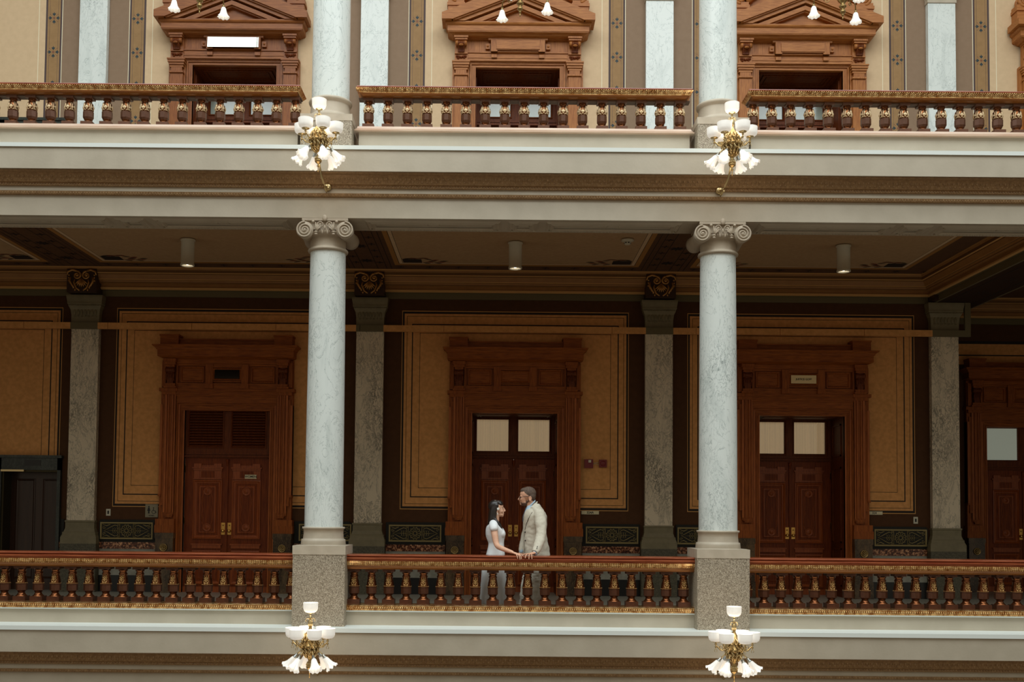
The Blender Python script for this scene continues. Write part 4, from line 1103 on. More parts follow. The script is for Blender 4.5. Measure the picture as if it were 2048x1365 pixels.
m.sph((.035,yy,.055),(.010,.002,.010),12,6); m.tube([(.035,yy,.042),(.038,yy,.0),(.07,yy,-.002),(.082,yy,-.038)],.006,6)
m.tube([(.04+.034*math.cos(a),yy,-.018+.034*math.sin(a)) for a in [PI*.62+k*PI*1.25/14 for k in range(15)]],.004,6)
m.build('pictogram',['black'],r); text('WOMEN',.026,(0,-.0085,-.088),r)
def switch(x,z,label):
    r=empty('light_switch',(x,YW-.008,z)); MB().box(-.04,.04,-.008,0,-.062,.062,0).build('cover_plate',['white_metal'],r)
    MB().box(-.014,.014,-.016,-.008,-.03,.03,0).build('toggle',['black'],r); tag(r,label,'light switch')
switch(7.69,1.43,'white wall switch near the right end pilaster'); switch(-7.07,1.44,'white wall switch beside the left pilaster')
# ceiling fittings
def downlight(x,label):
    r=empty('downlight',(x,2.85,ZC-.012))
    m=MB(); m.lathe([(0,0),(.12,0),(.12,-.02),(.105,-.03),(.105,-.03),(.105,-.40),(.112,-.41),(.112,-.43),(.095,-.435),(.09,-.40),(.06,-.33),(0,-.33)],32); m.build('cylinder_body',['white_metal'],r)
    m=MB(); m.sph((0,0,-.385),(.05,.05,.03),14,8); m.build('lamp',['lamp_glow'],r)
    l=bpy.data.lights.new('downlight_beam','SPOT'); l.energy=60; l.color=(1,.86,.68); l.spot_size=math.radians(95); l.spot_blend=.8; l.shadow_soft_size=.06
    lo=bpy.data.objects.new('downlight_beam',l); COL.objects.link(lo); lo.parent=r; lo.location=(0,0,-.44)
    tag(r,label,'downlight','ceiling downlights')
downlight(-5.03,'white cylinder ceiling downlight in the left bay'); downlight(.29,'white cylinder ceiling downlight in the middle bay'); downlight(5.62,'white cylinder ceiling downlight in the right bay')
r=empty('smoke_detector',(2.08,2.6,ZC-.012))
MB().lathe([(0,0),(.10,0),(.105,-.02),(.07,-.04),(0,-.04)],24).build('base',['white_metal'],r)
m=MB(); m.lathe([(.05,-.04),(.05,-.075),(.035,-.085),(0,-.085)],16); 
for k in range(6): m.box(.046*math.cos(k)-.01,.046*math.cos(k)+.01,.046*math.sin(k)-.01,.046*math.sin(k)+.01,-.068,-.05,1)
m.build('sensor_head',['white_metal','black'],r)
tag(r,'round white smoke detector on the ceiling of the middle bay','smoke detector')

# ============================================================ chandeliers
def bowl_shade():
    m=MB(); pr=[(.030,0),(.055,.004),(.078,.022),(.0885,.05),(.090,.10),(.092,.122)]; n=36; vs=[];fs=[]
    k=len(pr)
    for q,(ri) in enumerate((0,-.003)):
        for i in range(n):
            a=2*PI*i/n; mod=1+.012*math.cos(9*a)
            for rr,z in pr: vs.append(((rr+ri)*mod*math.cos(a),(rr+ri)*mod*math.sin(a),z+(.002 if q else 0)))
    for q in range(2):
        o=q*n*k
        for i in range(n):
            for j in range(k-1):
                f=(o+i*k+j,o+((i+1)%n)*k+j,o+((i+1)%n)*k+j+1,o+i*k+j+1); fs.append(f if q==0 else f[::-1])
    m.add(vs,fs,0,True); return m
def tulip_shade(h=.155,r1=.078):
    m=MB(); pr=[(.022,0),(.034,-.02),(.042,-.06),(.052,-.10),(.066,-.13),(.080,-.15)]; n=48; vs=[];fs=[]; k=len(pr)
    sc=r1/.08
    for q in range(2):
        for i in range(n):
            a=2*PI*i/n
            for j,(rr,z) in enumerate(pr):
                u=(j/(k-1))**2; rr2=(rr*sc-(.003 if q else 0))*(1+.10*u*math.cos(8*a)); zz=z*h/.15+.012*u*math.cos(8*a+.6)
                vs.append((rr2*math.cos(a),rr2*math.sin(a),zz))
    for q in range(2):
        o=q*n*k
        for i in range(n):
            for j in range(k-1):
                f=(o+i*k+j,o+((i+1)%n)*k+j,o+((i+1)%n)*k+j+1,o+i*k+j+1); fs.append(f if q else f[::-1])
    m.add(vs,fs,0,True); return m
BOWL=bowl_shade(); TUL=tulip_shade(); bowl_me=BOWL.mesh('shade',['lit_glass']); tul_me=TUL.mesh('shade',['lit_tulip'])
bulb=MB().sph((0,0,0),(.026,.026,.032),12,8).mesh('bulb',['lamp_glow'])
def link(name,me,parent,loc=(0,0,0),rot=(0,0,0)):
    o=bpy.data.objects.new(name,me); COL.objects.link(o); o.parent=parent; o.location=loc; o.rotation_euler=rot; return o
mat('socket_steel',(196,204,206),.25,metal=.8)
CH_W=3.2
def make_chandelier():
    r=empty('chandelier')
    # body : dome, band, basket, neck, ball, drop
    m=MB()
    m.lathe([(.012,.10),(.02,.06),(.035,.03),(.06,.0),(.075,-.04),(.085,-.09),(.105,-.125),(.118,-.14),(.125,-.15),(.118,-.165),(.105,-.17),(.092,-.19),(.085,-.225),(.062,-.27),(.035,-.30),(.022,-.315),(.02,-.335),(.034,-.35),(.026,-.36),(.018,-.372),(.04,-.39),(.045,-.405),(.036,-.425),(.012,-.44),(.008,-.46),(.02,-.468),(.006,-.48),(.005,-.52),(.009,-.53),(0,-.545)],28,mi=0)
    m.build('body',['brass_dark'],r)
    m=MB()                                # filigree cage over the body
    for k in range(12):
        a=2*PI*k/12; ca,sa=math.cos(a),math.sin(a); cb,sb=math.cos(a+.26),math.sin(a+.26)
        m.tube([(.068*ca,.068*sa,-.0),(.094*cb,.094*sb,-.05),(.100*ca,.100*sa,-.10),(.125*cb,.125*sb,-.135)],[.005,.007,.006,.006],5)
        m.tube([(.068*ca,.068*sa,-.0),(.088*math.cos(a-.26),.088*math.sin(a-.26),-.05),(.100*ca,.100*sa,-.10)],[.004,.006,.005],5)
        m.tube([(.112*ca,.112*sa,-.17),(.098*cb,.098*sb,-.21),(.088*ca,.088*sa,-.25),(.05*cb,.05*sb,-.295)],[.007,.009,.007,.005],5)
        m.tube([(.112*cb,.112*sb,-.17),(.10*ca,.10*sa,-.215),(.078*cb,.078*sb,-.255)],[.005,.007,.005],5)
        m.sph((.122*cb,.122*sb,-.152),(.011,.011,.011),7,5); m.sph((.10*ca,.10*sa,-.08),(.012,.012,.014),6,4); m.sph((.10*cb,.10*sb,-.205),(.013,.013,.016),6,4)
    for k in range(16):
        a=2*PI*k/16; m.tube([(.030*math.cos(a),.030*math.sin(a),-.345),(.044*math.cos(a),.044*math.sin(a),-.385)],[.004,.006],5)
    m.build('filigree',['brass'],r)
    m=MB()
    m.lathe([(.007,.06),(.012,.07),(.024,.085),(.030,.11),(.030,.13),(.022,.16),(.012,.175),(.020,.185),(.010,.195),(.008,.215),(.018,.222),(.008,.232),(.008,.246),(.045,.250),(.045,.256),(.0,.256)],20)
    for k in range(4):
        a=k*PI/2+.5; m.tube([(.01*math.cos(a),.01*math.sin(a),.19),(.05*math.cos(a),.05*math.sin(a),.18),(.062*math.cos(a),.062*math.sin(a),.155),(.05*math.cos(a),.05*math.sin(a),.145)],[.004,.004,.004,.003],5)
    m.build('stem',['brass'],r)
    s=link('shade',bowl_me,r,(0,0,.252)); link('bulb',bulb,s,(0,0,.06))
    A=MB(); A.tube([(.10,0,-.13),(.13,0,-.165),(.165,0,-.16),(.195,0,-.125),(.215,0,-.11),(.22,0,-.085)],[.009,.009,.008,.008,.008,.007],7)
    A.lathe([(0,-.10),(.012,-.095),(.016,-.085),(.008,-.075),(.010,-.066),(.046,-.062),(.048,-.056),(0,-.056)],16,(.22,0,0))
    A.lathe([(0,-.105),(.010,-.11),(.014,-.12),(.006,-.132),(.004,-.145),(0,-.146)],10,(.22,0,0)); A.tube([(.22,0,-.145),(.232,0,-.155),(.236,0,-.17),(.228,0,-.182)],.003,5); A.tube([(.22,0,-.145),(.208,0,-.155),(.204,0,-.17),(.212,0,-.182)],.003,5)
    A.spiral((.155,-.125),.028,.006,1.3,0,PI,1,.006,18); ame=A.mesh('arm',['brass'])
    Bm=MB(); Bm.tube([(.095,0,-.17),(.115,0,-.215),(.14,0,-.235),(.155,0,-.25)],[.008,.008,.008,.008],7)
    Bm.lathe([(0,.012),(.018,.01),(.02,-.025),(.026,-.03),(.026,-.04),(0,-.04)],14,(0,0,0),1)
    # the socket is tilted with the shade: move its points
    R=Matrix.Rotation(math.radians(-38),3,'Y'); v=[]
    nn=len(Bm.v); 
    for i,q in enumerate(Bm.v):
        if i>=4*7:
            p=R@Vector(q)+Vector((.165,0,-.262)); v.append(tuple(p))
        else: v.append(q)
    Bm.v=v; bme=Bm.mesh('arm',['brass','socket_steel'])
    for k in range(6):
        a=k*PI/3-.12
        link('arm',ame,r,(0,0,0),(0,0,a)); s=link('shade',bowl_me,r,(.22*math.cos(a),.22*math.sin(a),-.058),(0,0,a)); link('bulb',bulb,s,(0,0,.06))
        a=k*PI/3-.10
        link('arm',bme,r,(0,0,0),(0,0,a)); s=link('shade',tul_me,r,(.185*math.cos(a),.185*math.sin(a),-.288)); s.rotation_euler=(Matrix.Rotation(a,3,'Z')@Matrix.Rotation(math.radians(-38),3,'Y')).to_euler(); link('bulb',bulb,s,(0,0,-.05))
    # bracket arm to the entablature behind
    m=MB(); m.tube([(0,0,-.30),(.0,.06,-.40),(0,.20,-.50),(0,.42,-.55),(0,.62,-.54),(0,.725,-.50)],[.014,.013,.013,.012,.012,.012],8)
    m.tube([(0.0,.50,-.545),(0.0,.58,-.60),(0,.66,-.60),(0,.69,-.56)],[.008,.009,.008,.006],7); m.sph((.03,.62,-.55),.018,8,6); m.tube([(-.0,.62,-.55),(.03,.62,-.55)],.006,6)
    m.lathe([(0,.70),(.035,.705),(.05,.72),(.055,.745),(0,.745)],20,(0,0,-.50),0,True,'y')
    m.build('bracket',['brass'],r)
    l=bpy.data.lights.new('chandelier_light','POINT'); l.energy=CH_W; l.color=(1,.80,.58); l.shadow_soft_size=.16
    lo=bpy.data.objects.new('chandelier_light',l); COL.objects.link(lo); lo.parent=r; lo.location=(0,0,.15)
    l=bpy.data.lights.new('chandelier_light','POINT'); l.energy=CH_W*.7; l.color=(1,.80,.58); l.shadow_soft_size=.16
    lo=bpy.data.objects.new('chandelier_light',l); COL.objects.link(lo); lo.parent=r; lo.location=(0,-.02,-.56)
    return r
ch=make_chandelier(); ch.location=(C0-2.59,-1.12,.0)
tag(ch,'brass bracket chandelier with white glass shades, lower left of the four','chandelier','bracket chandeliers on the entablatures')
for x,z,l in ((C0+2.59,0,'brass bracket chandelier with white glass shades, lower right of the four'),(C0-2.59,F2,'brass bracket chandelier with white glass shades, upper left of the four'),(C0+2.57,F2,'brass bracket chandelier with white glass shades, upper right of the four')):
    q=copy_tree(ch,(x,-1.12,z)); tag(q,l,'chandelier')
# pendants of the upper gallery (their lower tips show at the top edge)
o=MB().box(XL,XR,2.6,3.4,13.4,13.6).build('trim_5',['cream_paint']); struct(o,'ceiling beam of the upper gallery','trim')
tulbig=tulip_shade(.17,.095).mesh('shade',['lit_tulip'])
def pendant(x,angs,label,z=9.70):
    r=empty('pendant_lamp',(x,3.0,z))
    m=MB(); m.lathe([(0,0),(.008,.02),(.012,.03),(.008,.045),(.014,.075),(.022,.085),(.016,.095),(.04,.12),(.048,.145),(.04,.165),(.022,.18),(.03,.195),(.055,.215),(.06,.235),(.045,.25),(.03,.27),(.05,.30),(.08,.33),(.08,.36),(.03,.42),(.012,.46),(.012,3.7)],24); m.build('body',['brass_dark'],r)
    for k in range(8): pass
    for a in angs:
        a=math.radians(a); A=MB(); A.tube([(.05,0,.34),(.20,0,.42),(.36,0,.46),(.45,0,.42),(.46,0,.33)],[.012,.011,.010,.010,.010],8); A.lathe([(0,.33),(.02,.33),(.022,.28),(0,.275)],12,(.46,0,0)); A.spiral((.25,.36),.05,.01,1.4,0,0,1,.008,20)
        A.build('arm',['brass_dark'],r,(0,0,0),(0,0,a)); s=link('shade',tulbig,r,(.46*math.cos(a),.46*math.sin(a),.285),(0,0,a)); link('bulb',bulb,s,(0,0,-.06))
    MB().lathe([(0,3.69),(.09,3.66),(.10,3.69),(0,3.695)],24).build('ceiling_rose',['brass_dark'],r)
    tag(r,label,'pendant lamp','pendant lamps at the top edge')
pendant(-4.97,(48,168,288),'brass pendant lamp in front of the left upper pediment'); pendant(.337,(10,130,250),'brass pendant lamp in front of the middle upper pediment'); pendant(5.68,(45,165,285),'brass pendant lamp in front of the right upper pediment')
# ============================================================ the couple
mat('skin_man',(222,170,140),.5,c2=(212,156,126),scale=20,spec=.35)
mat('skin_woman',(232,184,154),.48,c2=(224,172,142),scale=20,spec=.35)
mat('hair_man',(104,84,70),.75,c2=(78,62,52),scale=60)
mat('beard',(104,72,54),.75,c2=(80,54,40),scale=70)
mat('hair_woman',(30,23,20),.34,c2=(46,36,30),scale=14,stretch=(6,6,.8))
mat('linen_jacket',(214,205,186),.85,c2=(205,196,177),scale=50,bump=.5,bscale=9)
mat('linen_trousers',(226,220,204),.85,c2=(218,212,196),scale=40,bump=.5,bscale=9)
mat('blue_shirt',(176,200,216),.7)
mat('tie_cloth',(70,74,84),.6)
mat('white_dress',(244,245,244),.6,c2=(238,240,240),scale=5,bump=.15,bscale=6)
mat('shoe_leather',(70,44,28),.4)
mat('nude_shoe',(190,160,136),.4)
mat('lip_pink',(170,96,84),.5)
mat('crease_shade',(66,58,46),.8)
mat('eye_dark',(26,20,18),.3)
mat('pearl',(238,234,224),.25)
def limb(m,pts,rad,seg=16,side=(0,1,0),mi=0):
    """closed tapered limb; rad = [(ra,rb)] with ra along 'side', rb across; rounded ends"""
    pts=[Vector(p) for p in pts]; rad=[(r,r) if not isinstance(r,(tuple,list)) else r for r in rad]
    # refine with catmull-rom
    P=[];Rr=[]; n=len(pts)
    for i in range(n-1):
        p0,p1,p2,p3=pts[max(i-1,0)],pts[i],pts[i+1],pts[min(i+2,n-1)]
        for k in range(4):
            t=k/4; P.append(.5*((2*p1)+(p2-p0)*t+(2*p0-5*p1+4*p2-p3)*t*t+(3*p1-p0-3*p2+p3)*t**3))
            a,b=rad[i],rad[i+1]; Rr.append((a[0]+(b[0]-a[0])*t,a[1]+(b[1]-a[1])*t))
    P.append(pts[-1]); Rr.append(rad[-1]); n=len(P)
    # rounded caps
    d0=(P[0]-P[1]).normalized(); d1=(P[-1]-P[-2]).normalized()
    pre=[];post=[]
    for u in (.98,.8,.5):
        c=math.sqrt(1-u*u); pre.append((P[0]+d0*min(Rr[0])*u,(Rr[0][0]*c,Rr[0][1]*c)))
    for u in (.5,.8,.98):
        c=math.sqrt(1-u*u); post.append((P[-1]+d1*min(Rr[-1])*u,(Rr[-1][0]*c,Rr[-1][1]*c)))
    Q=[p for p,_ in pre]+P+[p for p,_ in post]; RR=[r for _,r in pre]+Rr+[r for _,r in post]; n=len(Q)
    S=Vector(side); vs=[]
    for i,p in enumerate(Q):
        d=(Q[min(i+1,n-1)]-Q[max(i-1,0)]).normalized(); a=S-d*S.dot(d)
        if a.length<.1: a=Vector((1,0,0))-d*d.x
        a.normalize(); b=d.cross(a)
        for j in range(seg):
            t=2*PI*j/seg; vs.append(p+a*(RR[i][0]*math.cos(t))+b*(RR[i][1]*math.sin(t)))
    fs=[]
    for i in range(n-1):
        for j in range(seg): fs.append((i*seg+j,i*seg+(j+1)%seg,(i+1)*seg+(j+1)%seg,(i+1)*seg+j))
    fs+=[tuple(range(seg))[::-1],tuple(range((n-1)*seg,n*seg))]
    m.add(vs,fs,mi,True); return m
from mathutils import noise as MN
def fused(m,name,mats,parent,voxel=.005,smooth=4,wrinkle=0,wf=(14,14,22)):
    """weld the overlapping volumes into one continuous surface"""
    me=m.mesh(name,[mats] if isinstance(mats,str) else mats)
    t=bpy.data.objects.new('t',me); COL.objects.link(t)
    r=t.modifiers.new('r','REMESH'); r.mode='VOXEL'; r.voxel_size=voxel; r.use_smooth_shade=True
    if smooth:
        s=t.modifiers.new('s','SMOOTH'); s.factor=.5; s.iterations=smooth
    bpy.context.view_layer.update()
    me2=bpy.data.meshes.new_from_object(t.evaluated_get(bpy.context.evaluated_depsgraph_get())); me2.name=name
    bpy.data.objects.remove(t)
    me2.materials.clear(); me2.materials.append(MATS[mats if isinstance(mats,str) else mats[0]])
    for p in me2.polygons: p.use_smooth=True
    if wrinkle:
        ns=[v.normal.copy() for v in me2.vertices]
        for v,n_ in zip(me2.vertices,ns):
            c=v.co; q=Vector((c.x*wf[0]+c.z*wf[2]*.35,c.y*wf[1],c.z*wf[2]-c.x*wf[0]*.4))
            w=MN.noise(q)+.5*MN.noise(q*2.1); v.co=c+n_*(wrinkle*w)
    L=parent.location
    for v in me2.vertices: v.co-=L
    o=bpy.data.objects.new(name,me2); COL.objects.link(o); o.parent=parent; return o
def local(m,name,mats,parent):
    o=m.build(name,mats,parent); o.location=-parent.location; return o
def ringloft(m,rings,seg=48,mod=None,cap=True):
    """rings: (z,x0,x1,half_depth,yc[,tilt]) stacked bottom to top, superellipse section"""
    # interpolate
    R=[]; n=len(rings)
    for i in range(n-1):
        a,b=rings[i],rings[i+1]; p=rings[max(i-1,0)]; q=rings[min(i+2,n-1)]
        for k in range(5):
            t=k/5
            R.append([.5*((2*a[c])+(b[c]-p[c])*t+(2*p[c]-5*a[c]+4*b[c]-q[c])*t*t+(3*a[c]-p[c]-3*b[c]+q[c])*t**3) for c in range(len(a))])
    R.append(list(rings[-1])); vs=[]
    for r in R:
        z,x0,x1,yh,yc=r[:5]; tilt=r[5] if len(r)>5 else 0; xc=(x0+x1)/2; xr=(x1-x0)/2
        for j in range(seg):
            a=2*PI*j/seg; ca,sa=math.cos(a),math.sin(a); e=.86
            X=math.copysign(abs(ca)**e,ca); Y=math.copysign(abs(sa)**e,sa)
            k=1+(mod(a,z) if mod else 0)
            vs.append((xc+xr*X*k,yc+yh*Y*k,z+tilt*xr*X))
    fs=[]
    for i in range(len(R)-1):
        for j in range(seg): fs.append((i*seg+j,i*seg+(j+1)%seg,(i+1)*seg+(j+1)%seg,(i+1)*seg+j))
    if cap: fs+=[tuple(range(seg))[::-1],tuple(range((len(R)-1)*seg,len(R)*seg))]
    m.add(vs,fs,0,True); return m

Y0=.47
# ---------------- man
man=empty('person',(.50,Y0,0))
tag(man,'man in pale beige suit and glasses, leaning down towards the woman, hand on rail','person')
m=MB()
# skull, face, neck
m.sph((.447,Y0,1.752),(.106,.078,.103),24,16); m.sph((.392,Y0,1.692),(.056,.062,.088),20,14)
m.sph((.405,Y0,1.640),(.052,.055,.046),18,12); m.sph((.380,Y0,1.611),(.024,.028,.018),12,8)
limb(m,[(.345,Y0,1.724),(.332,Y0,1.700),(.324,Y0,1.682)],[(.009,.009),(.012,.011),(.015,.013)],10)
m.sph((.345,Y0,1.668),(.014,.018,.007),10,6)
for s in (-1,1):
    m.sph((.350,Y0+s*.030,1.727),(.014,.026,.009),10,6); m.sph((.365,Y0+s*.036,1.680),(.022,.022,.020),12,8)
    # ear
    m.tube([(.480+.017*math.cos(a),Y0+s*.080,1.694+.030*math.sin(a)) for a in [k*2*PI/14 for k in range(15)]],.006,7,0,False)
    m.sph((.482,Y0+s*.077,1.694),(.014,.006,.024),10,8); m.sph((.476,Y0+s*.078,1.668),(.009,.007,.011),8,6)
m.sph((.356,Y0,1.655),(.020,.030,.018),14,8); m.sph((.347,Y0,1.643),(.010,.023,.006),12,6); m.sph((.350,Y0,1.632),(.010,.021,.006),12,6); m.sph((.362,Y0,1.620),(.022,.026,.018),12,8)
limb(m,[(.465,Y0,1.68),(.490,Y0,1.60),(.525,Y0,1.52),(.55,Y0,1.45)],[(.056,.058),(.058,.058),(.075,.07),(.12,.09)],20)
# trunk
limb(m,[(.555,Y0,1.46),(.56,Y0,1.35),(.56,Y0,1.20),(.575,Y0,1.05),(.575,Y0,.95)],[(.17,.09),(.18,.12),(.15,.115),(.155,.115),(.15,.11)],24)
# legs
limb(m,[(.585,Y0-.09,.95),(.575,Y0-.10,.72),(.565,Y0-.10,.50),(.585,Y0-.10,.30),(.595,Y0-.10,.09)],[(.060,.066),(.052,.052),(.040,.040),(.036,.038),(.030,.032)],18)
limb(m,[(.55,Y0+.09,.95),(.485,Y0+.10,.72),(.425,Y0+.11,.52),(.395,Y0+.11,.30),(.375,Y0+.11,.09)],[(.060,.066),(.050,.050),(.040,.040),(.034,.034),(.030,.030)],18)
for x,y in ((.595,Y0-.10),(.375,Y0+.11)): limb(m,[(x+.02,y,.05),(x-.08,y,.045),(x-.17,y,.03)],[(.036,.035),(.038,.03),(.034,.02)],14,(0,1,0))
# near arm and hand
limb(m,[(.60,.27,1.46),(.617,.21,1.33),(.615,.17,1.215),(.585,.08,1.09),(.535,-.03,.972)],[(.06,.06),(.052,.052),(.043,.043),(.042,.044),(.027,.030)],18)
limb(m,[(.540,-.022,.972),(.505,-.058,.962),(.468,-.092,.953)],[(.026,.017),(.038,.017),(.042,.014)],16,(.62,-.78,0))
FM=[[(.480,-.098,.952),(.484,-.150,.949),(.487,-.188,.930),(.490,-.199,.893)],
    [(.466,-.100,.955),(.458,-.150,.952),(.452,-.190,.934),(.450,-.200,.892)],
    [(.450,-.094,.956),(.430,-.142,.953),(.413,-.182,.942),(.402,-.200,.905)],
    [(.438,-.080,.955),(.408,-.112,.953),(.388,-.140,.949),(.372,-.163,.943)]]
for f,r in zip(FM,(.0078,.0088,.0092,.0088)): limb(m,f,[r*1.12,r*1.05,r,r*.85],10,(0,0,1))
limb(m,[(.505,-.035,.960),(.475,-.035,.952),(.446,-.048,.946)],[.012,.010,.008],10,(0,0,1))
# far arm and hand
limb(m,[(.52,.66,1.45),(.475,.71,1.33),(.44,.72,1.20),(.405,.68,1.08),(.375,.62,.965)],[(.06,.06),(.05,.05),(.043,.043),(.04,.042),(.028,.03)],16)
limb(m,[(.375,.62,.965),(.368,.60,.92),(.362,.59,.885)],[(.036,.018),(.042,.017),(.038,.014)],14,(1,-.3,0))
for k in range(4):
    x=.335+.019*k; limb(m,[(x,.59-.004*k,.885),(x-.004,.58,.855),(x-.003,.565,.83),(x,.548,.815)],[.009,.0085,.008,.0065],9)
limb(m,[(.39,.60,.93),(.405,.585,.905),(.405,.575,.878)],[.012,.010,.008],9)
fused(m,'body','skin_man',man,.0042,2)
# hair, beard, eyes, glasses
m=MB(); m.sph((.460,Y0,1.768),(.106,.0815,.094),24,16); m.sph((.495,Y0,1.73),(.068,.078,.075),20,12); m.sph((.525,Y0,1.70),(.030,.060,.035),14,10); m.sph((.412,Y0,1.802),(.068,.064,.046),18,10)
fused(m,'hair','hair_man',man,.005,2)
m=MB(); m.sph((.406,Y0,1.628),(.0555,.0575,.036),18,12); m.sph((.438,Y0,1.652),(.034,.0605,.032),16,10); m.sph((.374,Y0,1.611),(.023,.031,.018),14,8)
limb(m,[(.455,Y0-.064,1.655),(.468,Y0-.070,1.70)],[(.006,.010),(.004,.007)],10); limb(m,[(.455,Y0+.064,1.655),(.468,Y0+.070,1.70)],[(.006,.010),(.004,.007)],10)
m.sph((.345,Y0,1.6535),(.0085,.025,.005),12,6)
for s_ in (-1,1): m.sph((.362,Y0+s_*.030,1.638),(.012,.010,.019),10,6)
fused(m,'beard','beard',man,.004,2)
for s in (-1,1):
    m=MB(); m.sph((.349,Y0+s*.031,1.705),(.009,.012,.006),10,8); local(m,'eye',['eye_dark'],man)
    m=MB(); m.sph((.344,Y0+s*.031,1.732),(.008,.020,.0035),10,6); local(m,'eyebrow',['beard'],man)
m=MB()
for s in (-1,1):
    m.tube([(.330+.006*abs(math.cos(a)),Y0+s*.033+.025*math.cos(a),1.703+.019*math.sin(a)) for a in [k*2*PI/16 for k in range(17)]],.0032,6)
    m.tube([(.336,Y0+s*.058,1.708),(.36,Y0+s*.074,1.713),(.41,Y0+s*.080,1.722),(.478,Y0+s*.083,1.730)],.0036,6)
m.tube([(.328,Y0-.010,1.706),(.325,Y0,1.709),(.328,Y0+.010,1.706)],.003,6)
local(m,'glasses',['eye_dark'],man)
# shirt collar and tie
def torus_tilt(m,c,rx,ry,slope,th,h,n=36,a0=0,a1=2*PI):
    vs=[];fs=[]; k=n+1
    for i in range(k):
        a=a0+(a1-a0)*i/n
        for (dr,dz) in ((0,0),(th,0),(th*.7,h),(-th*.3,h)):
            x=(rx+dr)*math.cos(a); y=(ry+dr)*math.sin(a); vs.append((c[0]+x,c[1]+y,c[2]+slope*x+dz))
    for i in range(n):
        for j in range(4): fs.append((i*4+j,(i+1)*4+j,(i+1)*4+(j+1)%4,i*4+(j+1)%4))
    m.add(vs,fs,0,True)
m=MB(); torus_tilt(m,(.490,Y0,1.590),.060,.062,.95,.007,.030)
ringloft(m,[(1.40,.395,.60,.12,Y0),(1.50,.40,.60,.12,Y0),(1.56,.425,.58,.085,Y0),(1.60,.44,.57,.066,Y0)])
local(m,'shirt',['blue_shirt'],man)
m=MB(); limb(m,[(.424,Y0-.022,1.548),(.406,Y0-.030,1.50),(.388,Y0-.034,1.44),(.385,Y0-.03,1.38)],[(.022,.010),(.024,.010),(.030,.010),(.03,.008)],12,(0,1,0)); m.sph((.428,Y0-.018,1.556),(.015,.018,.015),10,8)
local(m,'tie',['tie_cloth'],man)
# trousers
m=MB()
limb(m,[(.575,Y0,1.02),(.575,Y0,.92)],[(.165,.125),(.165,.13)],24)
limb(m,[(.585,Y0-.085,.92),(.578,Y0-.10,.70),(.572,Y0-.10,.50),(.577,Y0-.10,.30),(.585,Y0-.10,.10)],[(.092,.098),(.078,.078),(.066,.062),(.062,.056),(.062,.058)],20)
limb(m,[(.55,Y0+.085,.92),(.487,Y0+.10,.72),(.432,Y0+.11,.52),(.398,Y0+.11,.30),(.378,Y0+.11,.10)],[(.092,.098),(.076,.074),(.064,.060),(.060,.050),(.062,.056)],20)
fused(m,'trousers','linen_trousers',man,.0065,3,.008,(10,10,22))
m=MB()
for x,y in ((.595,Y0-.10),(.375,Y0+.11)):
    limb(m,[(x+.03,y,.052),(x-.05,y,.058),(x-.13,y,.038),(x-.205,y,.030)],[(.040,.046),(.044,.050),(.048,.034),(.036,.024)],16,(0,1,0)); m.box(x-.21,x+.065,y-.04,y+.04,.0,.02)
fused(m,'shoes','shoe_leather',man,.006,2)
# jacket
JR=[(.895,.402,.765,.200,Y0),(1.0,.398,.750,.195,Y0),(1.10,.394,.732,.190,Y0),(1.24,.392,.710,.183,Y0),(1.34,.388,.716,.198,Y0),(1.43,.386,.716,.212,Y0),(1.49,.396,.700,.205,Y0),(1.54,.420,.668,.165,Y0),(1.575,.452,.632,.115,Y0,.2),(1.60,.470,.600,.085,Y0,.45)]
def jmod(a,z):
    return .010*math.sin(3*a+z*9)+(.012*math.sin(9*a+4) if z<1.05 else 0)
JR=[r if len(r)>5 else r+(0,) for r in JR]
m=MB(); ringloft(m,JR,64,jmod)
limb(m,[(.60,.285,1.475),(.622,.22,1.35),(.622,.165,1.215),(.592,.075,1.095),(.553,-.010,.992)],[(.072,.080),(.074,.078),(.064,.070),(.060,.066),(.046,.052)],22)
limb(m,[(.525,.645,1.47),(.475,.70,1.34),(.437,.715,1.20),(.402,.675,1.08),(.378,.625,.985)],[(.072,.078),(.07,.07),(.058,.060),(.052,.054),(.044,.046)],22)
cc=MB(); torus_tilt(cc,(.502,Y0,1.566),.070,.074,.88,.018,.028)
m.v_off=len(m.v); m.add(cc.v,cc.f,0,True)
for s in (-1,1): limb(m,[(.515,Y0+s*.085,1.565),(.555,Y0+s*.14,1.53),(.59,Y0+s*.175,1.50)],[(.034,.034),(.05,.045),(.055,.05)],16)
jk=fused(m,'jacket','linen_jacket',man,.007,3,.0065,(10,8,13))
def jy(x,z):
    for a,b in zip(JR[:-1],JR[1:]):
        if a[0]<=z<=b[0]:
            t=(z-a[0])/(b[0]-a[0]); x0=a[1]+(b[1]-a[1])*t; x1=a[2]+(b[2]-a[2])*t; yh=a[3]+(b[3]-a[3])*t
            u=max(-1,min(1,(x-(x0+x1)/2)/((x1-x0)/2))); return Y0-yh*(1-abs(u)**(2/.86))**(.86/2)
    return Y0
m=MB()
lap=[(.535,1.545),(.50,1.50),(.455,1.42),(.425,1.34),(.408,1.26)]
m.tube([(x,jy(x,z)-.006,z) for x,z in lap],[.002,.0035,.004,.0035,.002],6)
m.tube([(x,jy(x,z)-.003,z) for x,z in ((.405,1.24),(.404,1.1),(.415,.91))],.0025,6)
m.tube([(x,jy(x,z)-.003,z) for x,z in ((.50,1.505),(.525,1.525))],.0035,6)
o=local(m,'lapel_shade',['crease_shade'],man)  # dark tubes draw the shade of lapel crease, notch and front opening
m=MB()
for x,z in ((.415,1.235),(.418,1.12)): m.sph((x,jy(x,z)-.006,z),(.011,.006,.011),10,6)
m.sph((.560,-.052,1.03),(.006,.005,.009),8,6); m.sph((.566,-.045,1.05),(.006,.005,.009),8,6)
